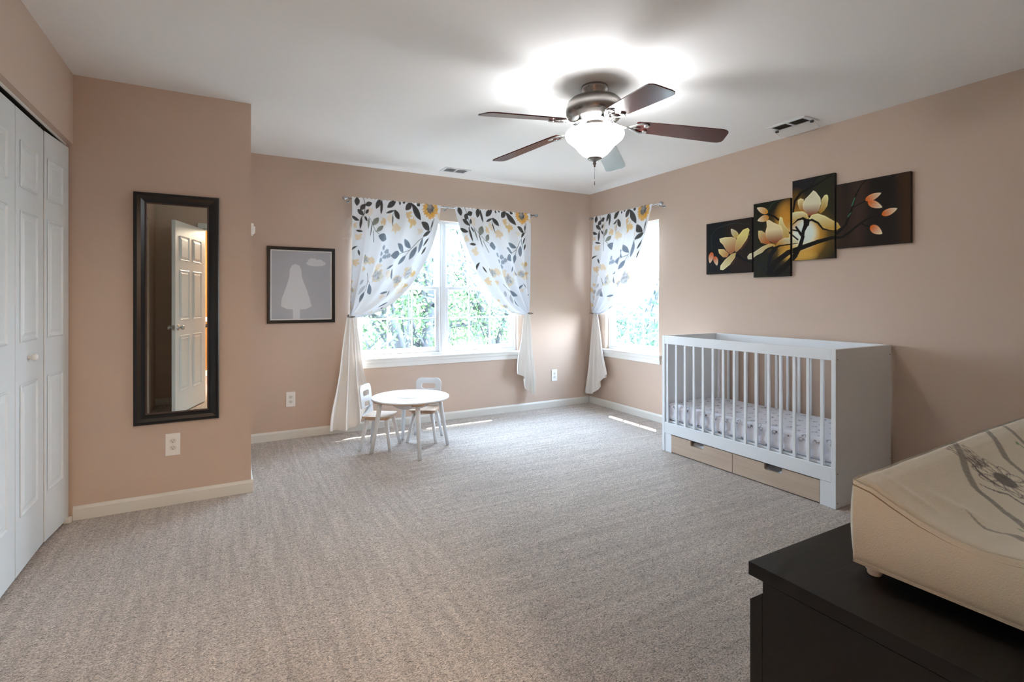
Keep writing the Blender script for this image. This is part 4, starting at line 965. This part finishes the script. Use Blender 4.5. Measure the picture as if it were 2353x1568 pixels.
# round the edges: pull in near the top and bottom rims
ex = np.minimum(X, PL-X); ey = np.minimum(Yd, PW-Yd)
def rnd(d): return np.where(d < r, r-np.sqrt(np.clip(r*r-(r-d)**2, 0, None)), 0)
edge = np.minimum(ex, ey)
z = np.where(q > .999, tz-rnd(edge)*.95, z)
hb = np.clip((z-.017), 0, None); side = q < .999
ins_t = rnd(np.clip(tz-z, 0, 1)); ins_b = rnd(hb)*1.0; ins = np.where(side, np.minimum(ins_t, 0)*0+np.where(tz-z < r, 0, 0)+ins_b, 0)
bul = np.where(side, .006*np.sin(PI*np.clip(q, 0, 1)), 0)
cx_, cy_ = PL/2, PW/2
nx_ = np.where(ex < 1e-6, np.sign(X-cx_), 0); ny_ = np.where(np.minimum(Yd, PW-Yd) < 1e-6, np.sign(co[:, 1]-cy_), 0)
Xn = X+nx_*(bul-ins); Yn = co[:, 1]+ny_*(bul-ins)
for v, a_, b_, c_ in zip(t.verts, Xn, Yn, z): v.co = (a_, b_-PW, c_)
o = obj('plush_cover', t, M['plush'], pad, True)
# printed pattern, measured in room coordinates on the pad's top
A = Art(.9, .1, 1.8, .75, 720, 520, '#dddacb')
w_ = [(1.50, .62), (1.466, .575), (1.416, .526), (1.345, .482), (1.285, .452), (1.243, .425), (1.228, .395), (1.19, .345), (1.13, .30), (1.08, .26)]
sm = lambda pts, n=8: [tuple(np.array([np.interp(k, range(len(pts)), [p[i] for p in pts]) for i in (0, 1)])) for k in np.linspace(0, len(pts)-1, n*len(pts))]
A.line(sm(w_, 3), .0125, '#7f7d74', alpha=.9); A.line(sm([(1.62, .60), (1.615, .56), (1.59, .53), (1.534, .485), (1.475, .45), (1.455, .41), (1.40, .36), (1.36, .30)], 3), .0135, '#7f7d74', alpha=.9)
A.line([(1.75, .60), (1.70, .55), (1.66, .50), (1.60, .42)], .0135, '#7f7d74', alpha=.9)
A.line([(1.115, .392), (1.095, .360), (1.105, .335), (1.10, .30), (1.06, .25)], [.002, .008, .014, .024, .03], '#85847a', alpha=.9)
Lk_ = '#4a4038'
ctr = (1.362, .418)
for k in range(13):
    a_ = k*2*PI/13+.4; rx = .030 if k % 2 else .024; cxx, cyy = ctr[0]+.038*math.cos(a_), ctr[1]+.034*math.sin(a_); A.ell((cxx, cyy), rx*.8, .010, '#e6e2d2', a_); A.ring((cxx, cyy), rx*.8, .011, .0026, Lk_, a_, 18); A.ring((cxx, cyy), rx*.55, .006, .0014, Lk_, a_, 14, alpha=.6)
A.ell(ctr, .026, .018, '#4d463e', .3); A.ell((1.352, .406), .006, .004, '#211c19'); A.ell((1.372, .424), .005, .004, '#211c19')
for k in range(7):
    a_ = 1.15+k*.13; A.ring((ctr[0]+.062*math.cos(a_), ctr[1]+.062*math.sin(a_)), .028, .0065, .0022, Lk_, a_, 16)
A.line([(1.338, .463), (1.318, .440), (1.318, .415), (1.325, .396), (1.32, .37)], [.002, .009, .006, .003, .004], Lk_); A.line([(1.27, .427), (1.285, .405), (1.30, .395), (1.29, .37), (1.27, .345)], [.002, .007, .005, .006, .009], Lk_)
A.line([(1.60, .47), (1.612, .475), (1.605, .455), (1.585, .445)], .004, '#3f7f4f'); A.line([(1.16, .34), (1.15, .325)], [.002, .006], '#3f7f4f'); A.line([(1.145, .318), (1.135, .30)], [.006, .002], '#3f7f4f')
ca, sa = math.cos(pad_rz), math.sin(pad_rz); wx = .982+Xn*ca-(Yn-PW)*sa; wy = .508+Xn*sa+(Yn-PW)*ca
base = np.ones((len(co), 3))*np.array(lin('#dddacb')); colp = np.where((q > .999)[:, None], A.sample(wx, wy), base)
setcol(o.data, colp)
# stitched seams round the top edge
bm = B(); xs = np.linspace(0, PL, 60); yy = np.linspace(0, PW, 50); S_ = []
tube(bm, [(-.0012, -y, float(topz(np.array(0.), np.array(y)))-.0135) for y in yy], .0013, 6)
obj('seam', bm, M['plush_edge'], pad, True)
for x, y in ((.020, -.026), (PL-.05, -.03), (.045, -PW+.04), (PL-.05, -PW+.04)):
    bm = B(); lathe(bm, [(0, .0), (.010, .0), (.0115, .003), (.0115, .007), (.014, .010), (.014, .018), (0, .018)], 20, Matrix.Translation((x, y, .0002))); obj('foot', bm, M['plastic'], pad)

# ================================================================== HALL THINGS (mirror only)
hr = empty('stair_handrail', (0, -1.2, 0), 0, 'dark wooden stair handrail outside the open door, seen in mirror', 'handrail')
bm = B(); tube(bm, [(-.75, 0, .62), (.75, 0, 1.35)], .022, 12); obj('rail', bm, M['hallwood'], hr)
for x in (-.6, .6):
    bm = B(); tube(bm, [(x, 0, 0), (x, 0, .985+x*.487-.02)], .015, 10); obj('baluster', bm, M['trim'], hr)
hl = empty('hall_ceiling_light', (.3, -1.0, H), 0, 'round hallway ceiling light outside the room', 'ceiling light')
bm = B(); lathe(bm, [(0, -.09), (.06, -.08), (.12, -.05), (.15, -.015), (.15, 0), (0, 0)], 36)
m, nt, b = newmat('lit_hall_glass'); b.inputs['Emission Color'].default_value = (1, .72, .42, 1); b.inputs['Emission Strength'].default_value = 6; obj('glass_shade', bm, m, hl)

# ================================================================== TREES OUTSIDE
def tree(name, base, top_r, h, label, seed, branches=26, leaves=9000, lsize=.07, crown=(0, 0, 0), cr=(2.2, 2.2, 2.2), mainpts=None, lm='leaf', trunk_r=.12, clump=.35, group='trees outside the windows'):
    g = np.random.default_rng(seed); e = empty(name, base, 0, label, 'tree', group)
    bm = B(); tips = []
    mains = mainpts or [[(0, 0, 0), (.05, .02, h*.4), (-.05, 0, h*.8)]]
    for mp_ in mains:
        n = len(mp_); r0 = trunk_r if mp_[0][2] == 0 else trunk_r*.55
        tube(bm, mp_, [r0*(1-.65*i/(n-1)) for i in range(n)], 12)
    allp = [Vector(p) for mp_ in mains for p in mp_[1:]]
    cc = Vector(crown); crv = Vector(cr)
    for k in range(branches):
        s = allp[int(g.integers(len(allp)))]; d = Vector(g.normal(size=3)).normalized(); end = cc+Vector((d.x*crv.x, d.y*crv.y, d.z*crv.z))*float(.45+.5*g.random())
        mid = (s+end)/2+Vector(g.normal(size=3)*.15*crv.x/2); q1 = (s+mid)/2+Vector(g.normal(size=3)*.06); q2 = (mid+end)/2+Vector(g.normal(size=3)*.08)
        r0 = trunk_r*.28; tube(bm, [s, q1, mid, q2, end], [r0, r0*.75, r0*.5, r0*.3, r0*.12], 6); tips += [q1.lerp(mid, .6), mid, q2, end]
    obj('trunk', bm, M['bark'], e)
    tips = np.array([t[:] for t in tips]); extra = cc[:] + g.normal(size=(leaves//60, 3))*np.array(cr)*.42; tips = np.concatenate([tips, extra])
    c = tips[g.integers(len(tips), size=leaves)]+g.normal(size=(leaves, 3))*clump
    nrm = g.normal(size=(leaves, 3)); nrm /= np.linalg.norm(nrm, axis=1)[:, None]; a = np.cross(nrm, g.normal(size=(leaves, 3))); a /= np.linalg.norm(a, axis=1)[:, None]; b_ = np.cross(nrm, a)
    s = lsize*(.6+.8*g.random((leaves, 1)))
    V = np.stack([c-a*s, c-a*s*.25+b_*s*.42, c+a*s*.45+b_*s*.34, c+a*s, c+a*s*.45-b_*s*.34, c-a*s*.25-b_*s*.42], 1).reshape(-1, 3)
    me = bpy.data.meshes.new('foliage'); me.vertices.add(len(V)); me.vertices.foreach_set('co', V.ravel())
    me.loops.add(leaves*6); me.loops.foreach_set('vertex_index', np.arange(leaves*6)); me.polygons.add(leaves)
    me.polygons.foreach_set('loop_start', np.arange(leaves)*6); me.polygons.foreach_set('loop_total', np.full(leaves, 6)); me.update(calc_edges=True); me.materials.append(M[lm])
    o = bpy.data.objects.new('foliage', me); C.objects.link(o); o.parent = e
    return e
G = -3.3
tree('leafy_tree', (3.02, 8.6, G), 0, 7, 'near tree with forking grey trunk in the left sash of the twin window', 11, 30, 9000, .042, (-.1, .5, 4.8), (2.3, 1.7, 2.6),
     [[(0, 0, 0), (.03, 0, 2.0), (.0, 0, 3.6), (.06, 0, 4.35), (.03, 0, 5.2), (.15, .1, 6.4)], [(.05, 0, 4.0), (.32, .0, 4.5), (.50, .05, 5.1), (.75, .1, 6.0)], [(.0, 0, 4.3), (-.16, 0, 4.9), (-.3, .05, 5.8), (-.5, .1, 6.6)]], trunk_r=.15, clump=.22)
tree('leafy_tree', (2.35, 7.9, G), 0, 7, 'near tree with trunk leaning left low in the twin window', 12, 22, 4500, .040, (-.45, .3, 4.5), (1.5, 1.3, 2.0),
     [[(.25, 0, 0), (.22, 0, 2.2), (.12, 0, 3.4), (-.06, 0, 4.0), (-.30, 0, 4.45), (-.55, 0, 4.75)], [(-.15, 0, 4.2), (-.45, .0, 4.28), (-.9, 0, 4.25)]], trunk_r=.13, clump=.2)
tree('leafy_tree', (5.1, 9.2, G), 0, 7, 'near tree with crossing branches in the right sash of the twin window', 13, 30, 7500, .042, (-.5, .4, 4.4), (2.1, 1.7, 2.3),
     [[(0, 0, 0), (-.1, 0, 2.2), (-.5, 0, 3.7), (-.8, 0, 4.5), (-1.2, .0, 5.3)], [(-.4, 0, 3.5), (-.1, 0, 4.4), (-.3, 0, 5.2), (-.5, 0, 6.0)], [(-.6, 0, 4.1), (-1.2, .0, 4.0), (-1.9, .1, 3.9)]], trunk_r=.10, clump=.22)
for k, (x, y, s_, hh) in enumerate(((1.2, 14, 2.6, 5.4), (4.6, 16, 3.0, 5.6), (8.0, 17, 3.0, 5.2), (-1.5, 13, 2.6, 5.2), (3.0, 20, 3.6, 6.0))):
    tree('leafy_tree', (x, y, G), 0, 7, ['mid-distance tree behind the left sash of the twin window', 'mid-distance tree centred behind the twin window mullion', 'mid-distance tree toward the right end of the twin window', 'mid-distance tree behind the leftmost curtain', 'farthest tall tree behind the twin window'][k],
         30+k, 18, 1500, .08, (0, 0, hh), (s_, s_*.7, s_*.85), trunk_r=.15, clump=.5, lm='leaf2')
for k, (x, y, s_, hh) in enumerate(((12.0, 14.5, 3.2, 3.0), (15.5, 16.5, 3.4, 3.2), (19.0, 19.5, 3.8, 3.7), (11.2, 11.0, 2.4, 2.1), (25.0, 24.0, 4.6, 4.4), (16, 22, 4, 3.6))):
    tree('leafy_tree', (x, y, G), 0, 7, ['bushy tree low in the right wall window, left side', 'bushy tree low in the right wall window, centre', 'distant tree low in the right wall window', 'nearest bushy tree at bottom of right wall window', 'farthest tree on the skyline of the right wall window', 'pale distant tree left in the right wall window'][k],
         50+k, 16, 6500, .09, (0, 0, hh), (s_, s_, s_*.55), trunk_r=.14, clump=.5, lm='leaf2', group='trees beyond the right window')

# ================================================================== LIGHT
w = bpy.data.worlds.new('World'); bpy.context.scene.world = w; w.use_nodes = True
nt = w.node_tree; bg = nt.nodes['Background']
geo = nt.nodes.new('ShaderNodeTexCoord'); sp = nt.nodes.new('ShaderNodeSeparateXYZ'); cr = nt.nodes.new('ShaderNodeValToRGB')
nt.links.new(geo.outputs['Generated'], sp.inputs[0]); nt.links.new(sp.outputs[2], cr.inputs[0])
cr.color_ramp.elements[0].color = (.74, .87, 1, 1); cr.color_ramp.elements[1].color = (.50, .72, 1.0, 1); cr.color_ramp.elements[1].position = .9
nt.links.new(cr.outputs[0], bg.inputs[0]); bg.inputs[1].default_value = 6.5
s = bpy.data.lights.new('sun', 'SUN'); s.energy = 10; s.angle = math.radians(.6); s.color = (1, .96, .9)
o = bpy.data.objects.new('sun', s); C.objects.link(o); o.rotation_euler = Vector((-.32, -.29, -1)).to_track_quat('-Z', 'Y').to_euler(); o.location = (3, 5, 8)
for k in range(1):
    l = bpy.data.lights.new('fan_bulb', 'POINT'); l.energy = 5.6; l.shadow_soft_size = .045; l.color = (.93, .965, 1)
    o = bpy.data.objects.new('fan_bulb', l); C.objects.link(o); o.location = (FX, FY, 2.085)
l = bpy.data.lights.new('hall_bulb', 'POINT'); l.energy = 22; l.shadow_soft_size = .12; l.color = (1, .82, .62)
o = bpy.data.objects.new('hall_bulb', l); C.objects.link(o); o.location = (.3, -1.0, 2.2)

# ================================================================== CAMERA
cd = bpy.data.cameras.new('camera'); cam = bpy.data.objects.new('camera', cd); C.objects.link(cam)
cd.sensor_fit = 'HORIZONTAL'; cd.sensor_width = 36; cd.lens = 1171.57/2353*36; cd.shift_x = 0; cd.shift_y = -95.72/2353
cd.clip_start = .01; cd.clip_end = 300
cam.location = (0, 0, 1.2093); cam.rotation_euler = (PI/2, 0, -math.radians(28.8806))
sc = bpy.context.scene; sc.camera = cam
sc.view_settings.view_transform = 'Standard'; sc.view_settings.look = 'None'; sc.view_settings.gamma = 1; sc.view_settings.exposure = 2.53
sc.view_settings.use_curve_mapping = False
try: sc.cycles.max_bounces = 10; sc.cycles.diffuse_bounces = 6; sc.cycles.transparent_max_bounces = 16
except Exception: pass
